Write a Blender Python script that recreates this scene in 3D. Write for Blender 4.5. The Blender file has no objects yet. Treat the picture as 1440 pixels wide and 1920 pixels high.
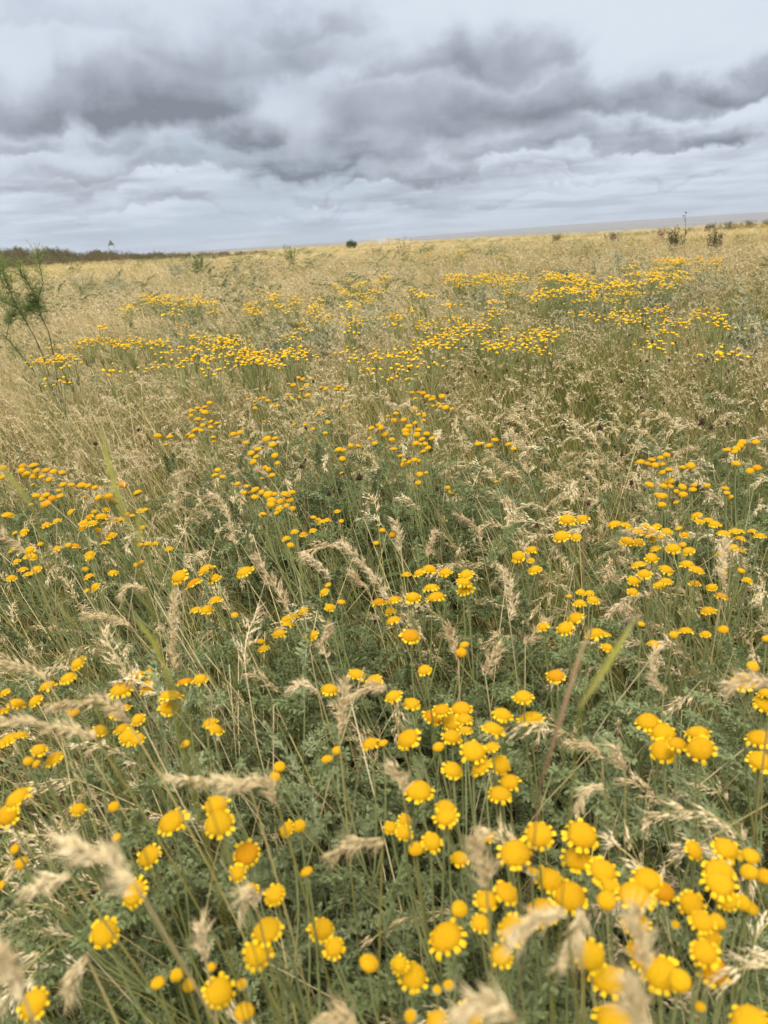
import bpy, math, random
import numpy as np
from mathutils import Vector, Matrix, Euler
R = math.radians
rng = np.random.default_rng(7)
random.seed(7)
sc = bpy.context.scene
C = sc.collection

# ---------------------------------------------------------------- camera
EYE = 0.85
PITCH, ROLL, F = R(19.48), R(3.4), 1442.0
f_ = np.array([0, math.cos(PITCH), -math.sin(PITCH)])
r0 = np.array([1.0, 0, 0]); u0 = np.array([0, math.sin(PITCH), math.cos(PITCH)])
r_ = r0*math.cos(ROLL) - u0*math.sin(ROLL)
u_ = u0*math.cos(ROLL) + r0*math.sin(ROLL)
cam = bpy.data.cameras.new('camera'); camo = bpy.data.objects.new('camera', cam); C.objects.link(camo)
camo.matrix_world = Matrix(((r_[0], u_[0], -f_[0], 0), (r_[1], u_[1], -f_[1], 0), (r_[2], u_[2], -f_[2], EYE), (0, 0, 0, 1)))
cam.sensor_fit = 'VERTICAL'; cam.sensor_height = 36; cam.sensor_width = 27; cam.lens = F/1920*36
cam.clip_start = 0.02; cam.clip_end = 20000
cam.dof.use_dof = True; cam.dof.focus_distance = 1.7; cam.dof.aperture_fstop = 9.0
sc.camera = camo
def ray(px, py):
    return f_ + r_*(px-720)/F - u_*(py-960)/F
def at_z(px, py, z):
    d = ray(px, py); t = (z-EYE)/d[2]; return d*t + np.array([0, 0, EYE])
def at_y(px, py, y):
    d = ray(px, py); return d*(y/d[1]) + np.array([0, 0, EYE])
def proj(p):
    q = np.asarray(p) - np.array([0, 0, EYE]); w = q @ f_
    return 720 + F*(q @ r_)/w, 960 - F*(q @ u_)/w

# ---------------------------------------------------------------- sun, exposure
sun = bpy.data.lights.new('sun', 'SUN'); suno = bpy.data.objects.new('sun', sun); C.objects.link(suno)
sun.energy = 2.6; sun.angle = R(14); sun.color = (1.0, 0.95, 0.87)
SUN_EL, SUN_AZ = R(56), R(200)           # azimuth clockwise from +Y
sd = Vector((math.sin(SUN_AZ)*math.cos(SUN_EL), math.cos(SUN_AZ)*math.cos(SUN_EL), math.sin(SUN_EL)))
suno.rotation_euler = sd.to_track_quat('Z', 'Y').to_euler()
sc.view_settings.view_transform = 'Standard'; sc.view_settings.look = 'None'
sc.view_settings.exposure = 0.10; sc.view_settings.gamma = 1
sc.cycles.max_bounces = 6; sc.cycles.diffuse_bounces = 2; sc.cycles.glossy_bounces = 2
sc.cycles.transmission_bounces = 4; sc.cycles.transparent_max_bounces = 4
sc.cycles.use_denoising = True
sc.cycles.use_adaptive_sampling = True; sc.cycles.adaptive_threshold = 0.015

# ---------------------------------------------------------------- node helpers
W = None
class NT:
    def __init__(s, nt): s.nt = nt; s.n = nt.nodes; s.l = nt.links
    def new(s, t, **kw):
        n = s.n.new(t)
        for k, v in kw.items(): setattr(n, k, v)
        return n
    def put(s, sock, v):
        if isinstance(v, bpy.types.NodeSocket): s.l.new(v, sock)
        elif v is not None:
            if hasattr(sock.default_value, '__len__') and not hasattr(v, '__len__'): v = [v]*len(sock.default_value)
            if hasattr(v, '__len__') and len(v) == 3 and len(sock.default_value) == 4: v = (*v, 1)
            sock.default_value = v
    def math(s, op, a, b=None, c=None, clamp=False):
        n = s.new('ShaderNodeMath', operation=op, use_clamp=clamp)
        for i, v in enumerate((a, b, c)):
            if v is not None: s.put(n.inputs[i], v)
        return n.outputs[0]
    def mix(s, fac, a, b, typ='RGBA', blend='MIX'):
        n = s.new('ShaderNodeMix', data_type=typ)
        if typ == 'RGBA': n.blend_type = blend; ia, ib, o = 6, 7, 2
        else: ia, ib, o = 2, 3, 0
        s.put(n.inputs[0], fac); s.put(n.inputs[ia], a); s.put(n.inputs[ib], b)
        return n.outputs[o]
    def noise(s, vec, scale, detail=3, rough=0.55, dist=0.0, out=0):
        n = s.new('ShaderNodeTexNoise'); s.put(n.inputs['Vector'], vec) if vec is not None else None
        if s is W: n.noise_dimensions = '2D'      # both sky coordinates are flat
        n.inputs['Scale'].default_value = scale; n.inputs['Detail'].default_value = detail
        n.inputs['Roughness'].default_value = rough; n.inputs['Distortion'].default_value = dist
        return n.outputs[out]
    def mr(s, v, a, b, c=0.0, d=1.0, smooth=False):
        n = s.new('ShaderNodeMapRange'); n.interpolation_type = 'SMOOTHSTEP' if smooth else 'LINEAR'
        s.put(n.inputs[0], v)
        for i, x in enumerate((a, b, c, d)): s.put(n.inputs[i+1], x)
        return n.outputs[0]
    def vmath(s, op, a, b=None):
        n = s.new('ShaderNodeVectorMath', operation=op); s.put(n.inputs[0], a)
        if b is not None: s.put(n.inputs[1], b)
        return n.outputs[0]

# ---------------------------------------------------------------- world: overcast sky with layered cloud
world = bpy.data.worlds.new('World'); sc.world = world; world.use_nodes = True
W = NT(world.node_tree); W.n.clear()
wout = W.new('ShaderNodeOutputWorld'); wbg = W.new('ShaderNodeBackground')
W.l.new(wbg.outputs[0], wout.inputs[0])
sky = W.new('ShaderNodeTexSky', sky_type='NISHITA'); sky.sun_disc = False
sky.sun_elevation = SUN_EL; sky.sun_rotation = SUN_AZ
tc = W.new('ShaderNodeTexCoord'); sep = W.new('ShaderNodeSeparateXYZ'); W.l.new(tc.outputs['Generated'], sep.inputs[0])
X, Y, Z = sep.outputs
az = W.math('ARCTAN2', X, Y)
hor = W.math('SQRT', W.math('ADD', W.math('MULTIPLY', X, X), W.math('MULTIPLY', Y, Y)))
el = W.math('ARCTAN2', Z, hor)
# flat cloud-deck coordinates: perspective shrinks the clouds towards the horizon
zc = W.math('ADD', W.math('MAXIMUM', Z, 0.0), 0.07)
cx = W.math('DIVIDE', X, zc); cy = W.math('DIVIDE', Y, zc)
comb = W.new('ShaderNodeCombineXYZ'); W.put(comb.inputs[0], cx); W.put(comb.inputs[1], cy); deck = comb.outputs[0]
comb2 = W.new('ShaderNodeCombineXYZ'); W.put(comb2.inputs[0], az); W.put(comb2.inputs[1], W.math('MULTIPLY', el, 1.15)); pl = comb2.outputs[0]
n_deck = W.noise(deck, 0.75, 5, 0.55)
n_pl = W.noise(pl, 5.0, 4, 0.55)
n_warp1 = W.math('SUBTRACT', W.noise(pl, 7.0, 5, 0.6), 0.5)
n_warp2 = W.math('SUBTRACT', W.noise(W.vmath('ADD', pl, (7.3, 2.1, 0)), 7.0, 5, 0.6), 0.5)
def billow(vec, scale, detail=3.0):
    v = W.new('ShaderNodeTexVoronoi', feature='F1', voronoi_dimensions='2D'); v.inputs['Scale'].default_value = scale; v.inputs['Detail'].default_value = detail
    v.inputs['Roughness'].default_value = .55; v.normalize = True; W.put(v.inputs['Vector'], vec); return v.outputs['Distance']
n_b = W.math('SUBTRACT', billow(W.vmath('ADD', pl, (1.7, .4, 0)), 9.0), 0.33)
azw = W.math('MULTIPLY_ADD', n_warp1, 0.13, az)
elw = W.math('ADD', W.math('MULTIPLY_ADD', n_warp2, 0.075, el), W.math('MULTIPLY', n_b, 0.048))
def azel(px, py):
    d = ray(px, py); return math.atan2(d[0], d[1]), math.atan2(d[2], math.hypot(d[0], d[1]))
# puff group: dark flat underside, sharp lower edge, soft fade upwards
g = bpy.data.node_groups.new('puff', 'ShaderNodeTree')
for nm in ('az', 'el', 'az0', 'el0', 'hw', 'up', 's'): g.interface.new_socket(nm, in_out='INPUT', socket_type='NodeSocketFloat')
g.interface.new_socket('d', in_out='OUTPUT', socket_type='NodeSocketFloat')
G = NT(g); gi = G.new('NodeGroupInput'); go = G.new('NodeGroupOutput')
gaz, gel, gaz0, gel0, ghw, gup, gs = gi.outputs[:7]
dx = G.math('DIVIDE', G.math('SUBTRACT', gaz, gaz0), ghw)
bulge = G.math('MULTIPLY', G.math('MULTIPLY', dx, dx), G.math('MULTIPLY', gup, 0.18))
t = G.math('DIVIDE', G.math('SUBTRACT', G.math('SUBTRACT', gel, gel0), bulge), gup)
lo = G.mr(t, -0.10, 0.22, 0, 1, True); hi = G.mr(t, 0.05, 1.15, 1, 0, True)
wx = G.mr(G.math('ABSOLUTE', dx), 0.55, 1.12, 1, 0, True)
G.l.new(G.math('MULTIPLY', G.math('MULTIPLY', lo, hi), G.math('MULTIPLY', wx, gs)), go.inputs[0])
puffs = [  # centre x, lower edge y, half width, height (px), strength
 (300,262,150,170,1.0),(30,240,105,110,.72),(0,285,75,55,.5),(470,290,95,75,.75),(430,140,180,130,.42),(600,120,90,110,.25),
 (640,338,175,80,.7),(850,280,260,150,.72),(960,232,150,110,.5),(960,142,155,110,.62),(770,160,110,90,.5),(560,60,120,70,.3),
 (1215,228,150,85,.75),(1440,180,125,80,.9),(1285,283,105,45,.8),(1110,288,120,60,.5),(950,316,120,55,.5),(800,352,130,50,.55),
 (230,300,80,45,.35),(360,330,130,50,.4),(90,372,170,55,.3),(300,398,150,30,.3),(1080,335,120,25,.2),(650,360,120,22,.35),
(290,190,330,250,.10),(720,240,280,210,.14),(180,340,260,70,.24),(700,400,300,60,.15),(120,60,150,60,.15),(180,345,120,28,.3),(520,392,160,18,.22),(1200,345,170,14,.18),(900,385,200,16,.2)]
acc = None
for (x, y, hw, up, s) in puffs:
    a0, e0 = azel(x, y); _, e1 = azel(x, y-up)
    n = W.new('ShaderNodeGroup', node_tree=g)
    W.put(n.inputs[0], azw); W.put(n.inputs[1], elw)
    for i, v in enumerate((a0, e0, hw/F*0.98, e1-e0, s)): n.inputs[i+2].default_value = v
    acc = n.outputs[0] if acc is None else W.math('ADD', acc, W.math('MULTIPLY', n.outputs[0], W.math('SUBTRACT', 1.0, W.math('MULTIPLY', acc, 0.8))))
n_f = W.math('ADD', W.math('MULTIPLY', W.math('SUBTRACT', W.noise(pl, 15.0, 4, 0.55), 0.5), .7), W.math('MULTIPLY', n_b, -.65))
dens = W.math('MULTIPLY', acc, W.mr(n_pl, 0.25, 0.7, 0.78, 1.10))
dens = W.math('ADD', dens, W.math('MULTIPLY', n_f, W.mr(acc, 0.02, 0.35, 0.08, 0.45)), clamp=True)
deckd = W.mr(n_deck, 0.36, 0.72, 0, 0.40, True)
lowband = W.mr(el, R(2), R(12), 1.0, 0.18, True)
dens = W.math('ADD', dens, W.math('MULTIPLY', deckd, lowband), clamp=True)
cr = W.new('ShaderNodeValToRGB'); W.put(cr.inputs[0], dens)
e = cr.color_ramp.elements
e[0].position = 0; e[0].color = (.66, .725, .81, 1)
e[1].position = 1; e[1].color = (.215, .245, .29, 1)
for p, c in ((.18, (.555, .61, .705, 1)), (.40, (.44, .48, .555, 1)), (.68, (.335, .37, .44, 1))):
    x_ = cr.color_ramp.elements.new(p); x_.color = c
cloud = cr.outputs[0]
# thin white haze highlights between clouds, blue gaps low down
gap = W.mr(W.noise(deck, 0.33, 3, 0.5), 0.50, 0.64, 0, 1, True)
gapm = W.math('MULTIPLY', W.math('MULTIPLY', gap, W.math('SUBTRACT', 1.0, dens)), W.mr(el, R(0.5), R(13), 0.75, 0.15, True))
skyc = W.mix(1.0, sky.outputs[0], (0.085, 0.085, 0.085), blend='MULTIPLY')
col = W.mix(gapm, cloud, W.mix(0.55, skyc, (.50, .62, .76)))
hz = W.mr(el, R(-0.5), R(4.0), 0.50, 0.0, True)
col = W.mix(hz, col, (.43, .53, .66))
# overhead, out of the picture, the thin cloud in front of the sun is brighter
up = W.mr(el, R(24), R(60), 1.0, 3.0, True)
col = W.mix(W.mr(el, R(22), R(45), 0, 1, True), col, (.70, .68, .64))
col = W.mix(1.0, col, up, blend='MULTIPLY')
W.put(wbg.inputs[0], col); wbg.inputs[1].default_value = 1.0
world.cycles.sampling_method = 'MANUAL'; world.cycles.sample_map_resolution = 512

# ---------------------------------------------------------------- mesh building
class MB:
    def __init__(s): s.v = []; s.f = []; s.m = []; s.c = []
    def vert(s, p, c): s.v.append((float(p[0]), float(p[1]), float(p[2]))); s.c.append((c[0], c[1], c[2], 1.0)); return len(s.v)-1
    def face(s, idx, m=0): s.f.append(tuple(idx)); s.m.append(m)
    def ribbon(s, P, W_, side, m=0, c0=(0, 0, 0), c1=None):
        n = len(P); c1 = c1 or c0; prev = None
        for i in range(n):
            t_ = i/(n-1); c = [c0[k]+(c1[k]-c0[k])*t_ for k in range(3)]
            w = W_[i]*0.5
            sd_ = side if not isinstance(side, list) else side[i]
            if i == n-1 and W_[i] < 1e-5:
                a = s.vert(P[i], c); s.face((prev[0], prev[1], a), m); return
            a = s.vert(P[i]-sd_*w, c); b = s.vert(P[i]+sd_*w, c)
            if prev: s.face((prev[0], prev[1], b, a), m)
            prev = (a, b)
    def tube(s, P, rad, k=5, m=0, c0=(0, 0, 0), c1=None, cap=True):
        n = len(P); c1 = c1 or c0; rings = []
        P = [np.asarray(p, float) for p in P]
        for i in range(n):
            T = P[min(i+1, n-1)]-P[max(i-1, 0)]; T = T/(np.linalg.norm(T)+1e-9)
            a = np.cross(T, [0.3, 1, 0.1] if abs(T[1]) < .9 else [1, 0, 0]); a /= np.linalg.norm(a)+1e-9
            b = np.cross(T, a); t_ = i/(n-1); c = [c0[q]+(c1[q]-c0[q])*t_ for q in range(3)]
            r = rad[i] if hasattr(rad, '__len__') else rad
            rings.append([s.vert(P[i]+(a*math.cos(2*math.pi*j/k)+b*math.sin(2*math.pi*j/k))*r, c) for j in range(k)])
        for i in range(n-1):
            for j in range(k): s.face((rings[i][j], rings[i][(j+1) % k], rings[i+1][(j+1) % k], rings[i+1][j]), m)
        if cap: s.face(rings[0][::-1], m); s.face(rings[-1], m)
    def spindle(s, p, d, L, w, m=0, c=(0, 0, 0), k=3):
        """a closed seed-shaped body along d"""
        d = d/(np.linalg.norm(d)+1e-9); a = np.cross(d, rng.normal(size=3)); a /= np.linalg.norm(a)+1e-9; b = np.cross(d, a)
        v0 = s.vert(p, c); v1 = s.vert(p+d*L, c)
        q = [s.vert(p+d*L*.38+(a*math.cos(2*math.pi*j/k)+b*math.sin(2*math.pi*j/k))*w*.5, c) for j in range(k)]
        for j in range(k):
            s.face((v0, q[(j+1) % k], q[j]), m); s.face((v1, q[j], q[(j+1) % k]), m)
    def mesh(s, name, mats, smooth=False):
        me = bpy.data.meshes.new(name); me.from_pydata(s.v, [], s.f)
        for m in mats: me.materials.append(m)
        me.polygons.foreach_set('material_index', s.m)
        if smooth: me.polygons.foreach_set('use_smooth', [True]*len(s.f))
        at = me.color_attributes.new('tone', 'FLOAT_COLOR', 'POINT')
        at.data.foreach_set('color', np.array(s.c, dtype=np.float32).ravel())
        me.update(); return me
def link(name, me, parent=None, coll=C, **kw):
    o = bpy.data.objects.new(name, me); coll.objects.link(o)
    if parent is not None: o.parent = parent
    for k, v in kw.items(): o[k] = v
    return o
def nrm(v): v = np.asarray(v, float); return v/(np.linalg.norm(v)+1e-9)

# ---------------------------------------------------------------- materials
def mat(name):
    m = bpy.data.materials.new(name); m.use_nodes = True; m.node_tree.nodes.clear()
    return m, NT(m.node_tree)
def leafy(name, build, rough=0.6, trans=0.3, spec=0.25, bump=None):
    """diffuse + translucent thin plant tissue; build(N) returns the colour socket"""
    m, N = mat(name); out = N.new('ShaderNodeOutputMaterial'); p = N.new('ShaderNodeBsdfPrincipled')
    c = build(N); N.put(p.inputs['Base Color'], c); p.inputs['Roughness'].default_value = rough
    p.inputs['Specular IOR Level'].default_value = spec
    if bump: N.put(p.inputs['Normal'], bump(N))
    if trans > 0:
        t_ = N.new('ShaderNodeBsdfTranslucent'); N.put(t_.inputs[0], c)
        mx = N.new('ShaderNodeMixShader'); mx.inputs[0].default_value = trans
        N.l.new(p.outputs[0], mx.inputs[1]); N.l.new(t_.outputs[0], mx.inputs[2]); N.l.new(mx.outputs[0], out.inputs[0])
    else: N.l.new(p.outputs[0], out.inputs[0])
    return m
def tone(N):
    a = N.new('ShaderNodeAttribute', attribute_name='tone'); s = N.new('ShaderNodeSeparateColor'); N.l.new(a.outputs['Color'], s.inputs[0])
    return s.outputs[0], s.outputs[1], s.outputs[2]
def irand(N): return N.new('ShaderNodeObjectInfo').outputs['Random']
def wpos(N): return N.new('ShaderNodeNewGeometry').outputs['Position']
def ramp(N, fac, stops):
    r = N.new('ShaderNodeValToRGB'); N.put(r.inputs[0], fac); el_ = r.color_ramp.elements
    el_[0].position, el_[0].color = stops[0][0], (*stops[0][1], 1); el_[1].position, el_[1].color = stops[-1][0], (*stops[-1][1], 1)
    for p, c in stops[1:-1]: x = el_.new(p); x.color = (*c, 1)
    return r.outputs[0]
def b_blade(N):
    dry, h, rnd = tone(N)
    w = N.noise(wpos(N), 0.9, 3, .6); sp_ = N.new('ShaderNodeSeparateXYZ'); N.put(sp_.inputs[0], wpos(N))
    green_side = N.math('MULTIPLY', N.mr(sp_.outputs[0], -.3, .9, 0, 1, True), N.mr(sp_.outputs[1], 5.0, 11.0, .26, .05))
    v = N.math('SUBTRACT', N.math('ADD', dry, N.math('MULTIPLY_ADD', w, 1.2, -0.62)), green_side)
    v = N.math('ADD', v, N.math('MULTIPLY_ADD', N.noise(wpos(N), .14, 3, .6), 1.0, -0.5))
    v = N.math('ADD', v, N.math('MULTIPLY_ADD', irand(N), 0.3, -0.15), clamp=True)
    c = ramp(N, v, [(0, (.095, .130, .028)), (.32, (.205, .225, .050)), (.58, (.42, .355, .11)), (.82, (.67, .52, .24)), (1, (.79, .65, .39))])
    return N.mix(1.0, c, N.mr(rnd, 0, 1, .72, 1.18), blend='MULTIPLY')
M_blade = leafy('grass_blade', b_blade, .55, .16, .3)
def b_seed(N):
    dry, h, rnd = tone(N)
    v = N.math('ADD', N.math('MULTIPLY', rnd, .6), N.math('MULTIPLY', irand(N), .4))
    c = ramp(N, v, [(0, (.47, .345, .175)), (.35, (.68, .535, .29)), (.7, (.81, .68, .42)), (1, (.89, .79, .57))])
    p = N.noise(wpos(N), 1.3, 2, .5)
    c = N.mix(N.mr(p, .52, .72, 0, .30), c, (.64, .44, .30))
    q = N.noise(wpos(N), .16, 3, .6)
    return N.mix(N.mr(q, .52, .72, 0, .45), c, (.68, .45, .18))
M_seed = leafy('seed_plume', b_seed, .7, .18, .2)
def b_fol(N):
    dry, h, rnd = tone(N)
    w = N.noise(wpos(N), 2.5, 2, .5)
    v = N.math('ADD', N.math('MULTIPLY', rnd, .5), N.math('ADD', N.math('MULTIPLY', irand(N), .25), N.math('MULTIPLY_ADD', w, .9, -.33)), clamp=True)
    return ramp(N, v, [(0, (.10, .125, .045)), (.4, (.165, .20, .078)), (.75, (.25, .285, .13)), (1, (.35, .38, .20))])
M_fol = leafy('feathery_leaf', b_fol, .6, .18, .25)
def b_silver(N):
    dry, h, rnd = tone(N)
    return ramp(N, N.math('ADD', N.math('MULTIPLY', rnd, .6), N.math('MULTIPLY', irand(N), .4)), [(0, (.27, .29, .17)), (1, (.47, .47, .31))])
M_herb = leafy('herb_leaf', lambda N: N.mix(tone(N)[2], (.13, .19, .06), (.30, .36, .12)), .6, .3, .2)
M_darkgreen = leafy('dark_green_leaf', lambda N: N.mix(tone(N)[2], (.045, .075, .03), (.09, .13, .05)), .6, .2, .2)
M_silver = leafy('silver_leaf', b_silver, .7, .2, .2)
def b_shrub(N):
    dry, h, rnd = tone(N)
    return ramp(N, N.math('ADD', N.math('MULTIPLY', rnd, .5), N.math('MULTIPLY', irand(N), .5)), [(0, (.085, .085, .038)), (.5, (.15, .135, .065)), (1, (.23, .17, .105))])
M_shrub = leafy('shrub_leaf', b_shrub, .6, .2, .2)
M_green = leafy('green_leaf', lambda N: ramp(N, tone(N)[2], [(0, (.08, .14, .045)), (1, (.19, .28, .09))]), .6, .2, .2)
def b_thatch(N):
    dry, h, rnd = tone(N)
    return ramp(N, N.math('ADD', N.math('MULTIPLY', rnd, .7), N.math('MULTIPLY', irand(N), .3)), [(0, (.085, .055, .035)), (.5, (.20, .14, .085)), (1, (.42, .32, .19))])
M_thatch = leafy('dead_stalk', b_thatch, .8, .1, .15)
def b_stem(N):
    dry, h, rnd = tone(N)
    return ramp(N, N.math('ADD', N.math('MULTIPLY', rnd, .6), N.math('MULTIPLY', irand(N), .4)), [(0, (.20, .22, .07)), (1, (.33, .34, .14))])
M_stem = leafy('flower_stem', b_stem, .6, .0, .25)
M_brown = leafy('brown_stalk', lambda N: ramp(N, tone(N)[1], [(0, (.14, .075, .04)), (1, (.42, .29, .15))]), .7, 0, .2)
M_darkhead = leafy('dark_seed', lambda N: N.mix(N.noise(N.new('ShaderNodeTexCoord').outputs['Object'], 300, 2), (.02, .012, .01), (.10, .055, .035)), .8, 0, .2)
M_twig = leafy('twig', lambda N: (.07, .065, .03), .8, 0, .2)
M_umbel = leafy('umbel', lambda N: (.45, .42, .05), .7, .2, .2)
def disc_bump(N):
    tco = N.new('ShaderNodeTexCoord'); v = N.new('ShaderNodeTexVoronoi'); v.inputs['Scale'].default_value = 17
    N.l.new(tco.outputs['Object'], v.inputs['Vector'])
    b = N.new('ShaderNodeBump'); b.inputs['Strength'].default_value = .5; b.inputs['Distance'].default_value = .04; b.invert = True
    N.l.new(v.outputs['Distance'], b.inputs['Height']); return b.outputs[0]
def b_disc(N):
    tco = N.new('ShaderNodeTexCoord'); v = N.new('ShaderNodeTexVoronoi'); v.inputs['Scale'].default_value = 17
    N.l.new(tco.outputs['Object'], v.inputs['Vector'])
    k = N.math('ADD', N.math('MULTIPLY', v.outputs['Distance'], .35), N.math('ADD', N.math('MULTIPLY', irand(N), .30), N.math('MULTIPLY_ADD', tone(N)[2], .7, -.3)))
    k = N.math('ADD', k, N.mr(irand(N), .93, 1.0, 0, .5))
    c = ramp(N, k, [(0, (.95, .58, .012)), (.5, (.93, .51, .010)), (1, (.83, .37, .007))])
    return c
M_disc = leafy('flower_disc', b_disc, .65, .25, .2, disc_bump)
M_ray = leafy('flower_ray', lambda N: N.mix(tone(N)[2], (.96, .65, .014), (.94, .58, .012)), .55, .30, .2)
M_calyx = leafy('calyx', lambda N: N.mix(tone(N)[2], (.30, .33, .15), (.50, .52, .33)), .7, .0, .2)
M_cream = leafy('bud_cream', lambda N: N.mix(tone(N)[1], (.38, .44, .20), (.62, .64, .42)), .7, .1, .2)

# ---------------------------------------------------------------- ground
BANK_Y = 105.0
def sstep(x, a, b):
    t_ = np.clip((np.asarray(x, float)-a)/(b-a), 0, 1); return t_*t_*(3-2*t_)
def gz(x, y):
    """height of the land"""
    x = np.asarray(x, float); y = np.asarray(y, float); r = np.hypot(x, y); a = np.arctan2(x, np.maximum(y, 1e-3))
    amp = sstep(r, 5, 40)
    z = amp*(.10*np.sin(x*.11+1.3)*np.sin(y*.075+.4)+.06*np.sin(x*.31+y*.13)+.05*np.sin(y*.27-x*.09+2))
    crest = 75 + 110*sstep(-a, -0.42, 0.1)
    z = z - 3.2*sstep(r, crest, crest*2.6)*(y > 0)
    z = z + 1.25*np.exp(-((y-BANK_Y)/16.0)**2)*sstep(-x, 18, 55)
    bx, by = at_y(722, 449, 600)[:2]
    z = z + 4.9*np.exp(-((y-by)/70.0)**2-((x-bx)/26.0)**2)
    far = sstep(r, 2600, 4300)
    z = z + far*(3.0+25*sstep(a, -0.12, .36))*(y > 0)*.9
    return z
def make_ground():
    rs = np.concatenate([[0.0], np.geomspace(.15, 7000, 150)])
    an = np.concatenate([np.linspace(-50, 50, 181), np.linspace(50, 310, 53)[1:-1]]); an = np.radians(an)
    vs = [(0, 0, 0)]; fs = []
    for r in rs[1:]:
        xx = r*np.sin(an); yy = r*np.cos(an); zz = gz(xx, yy)
        vs += list(zip(xx.tolist(), yy.tolist(), zz.tolist()))
    n = len(an)
    for j in range(n): fs.append((0, 1+(j+1) % n, 1+j))
    for i in range(len(rs)-2):
        b0 = 1+i*n; b1 = b0+n
        for j in range(n): fs.append((b0+j, b0+(j+1) % n, b1+(j+1) % n, b1+j))
    me = bpy.data.meshes.new('ground'); me.from_pydata(vs, [], fs); me.polygons.foreach_set('use_smooth', [True]*len(fs)); me.update()
    m, N = mat('ground'); out = N.new('ShaderNodeOutputMaterial'); p = N.new('ShaderNodeBsdfPrincipled')
    g_ = wpos(N); ln = N.new('ShaderNodeVectorMath', operation='LENGTH'); N.put(ln.inputs[0], g_); d = ln.outputs['Value']
    soil = ramp(N, N.noise(g_, 45, 5, .7), [(.25, (.025, .018, .012)), (.5, (.06, .042, .028)), (.75, (.15, .11, .07))])
    st = ramp(N, N.noise(g_, .05, 6, .65), [(.3, (.23, .20, .09)), (.5, (.38, .29, .14)), (.7, (.44, .35, .17))])
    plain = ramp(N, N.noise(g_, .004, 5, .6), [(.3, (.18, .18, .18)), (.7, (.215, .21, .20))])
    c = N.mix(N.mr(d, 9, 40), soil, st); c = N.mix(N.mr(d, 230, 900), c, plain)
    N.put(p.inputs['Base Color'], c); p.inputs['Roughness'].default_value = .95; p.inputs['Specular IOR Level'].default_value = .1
    b = N.new('ShaderNodeBump'); b.inputs['Strength'].default_value = .8; b.inputs['Distance'].default_value = .02
    N.put(b.inputs['Height'], N.noise(g_, 60, 4, .7)); N.l.new(b.outputs[0], p.inputs['Normal'])
    N.l.new(p.outputs[0], out.inputs[0]); me.materials.append(m)
    return link('ground', me, kind='structure', label='dry steppe soil under the meadow, running to the horizon')
make_ground()
def make_road():
    bx, by = at_y(716, 449, 600)[:2]; vs = []; fs = []
    for i, y in enumerate(np.linspace(430, 640, 40)):
        cxx = bx + (y-600)*-.012 - 1.5*math.sin((y-430)/60)
        for q, s_ in enumerate((-3.4, 0, 3.4)): vs.append((cxx+s_, y, float(gz(cxx+s_, y))+.28-(.06 if q != 1 else 0)))
        if i: b = 3*i; fs += [(b-3, b-2, b+1, b), (b-2, b-1, b+2, b+1)]
    me = bpy.data.meshes.new('road'); me.from_pydata(vs, [], fs)
    me.materials.append(leafy('road_dust', lambda N: N.mix(N.noise(wpos(N), .8, 4), (.26, .26, .26), (.32, .31, .30)), .9, 0, .1))
    link('road', me, kind='structure', label='pale unpaved road climbing a distant rise')
make_road()

# ---------------------------------------------------------------- prototypes for the ground cover
protos = {}
def proto(kind, me):
    c = protos.get(kind)
    if c is None: c = protos[kind] = bpy.data.collections.new('source_'+kind)
    o = bpy.data.objects.new('%s_%02d' % (kind, len(c.objects)), me); c.objects.link(o)
UP = np.array([0, 0, 1.0])
def curve_pts(base, L, dirh, lean, curv, n):
    """points of a stalk: leans, then nods"""
    P = []; p = np.array(base, float); ds = L/(n-1)
    for i in range(n):
        P.append(p.copy()); t_ = i/(n-1); ang = lean + curv*t_**1.6
        p = p + ds*(dirh*math.sin(ang) + UP*math.cos(ang))
    return P
def rdir(bias=(-1, 0), k=1.0):
    a = rng.uniform(0, 2*math.pi); v = np.array([math.cos(a)+bias[0]*k, math.sin(a)+bias[1]*k, 0]); return nrm(v)
def side_of(d, P=None):
    s_ = np.cross(d, UP); s_ = nrm(s_ + rng.normal(size=3)*.5); return s_
def blade(B, base, L, w, dirh, lean, curv, dry, n=5, m=0):
    P = curve_pts(base, L, dirh, lean, curv, n); side = side_of(dirh); r = rng.random()
    Wd = [w*(1-(i/(n-1))**1.7) for i in range(n)]; Wd[0] = w*.7; Wd[-1] = 0
    B.ribbon(P, Wd, side, m, (dry-.18, 0, r), (dry+.22, 1, r)); return P
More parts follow.
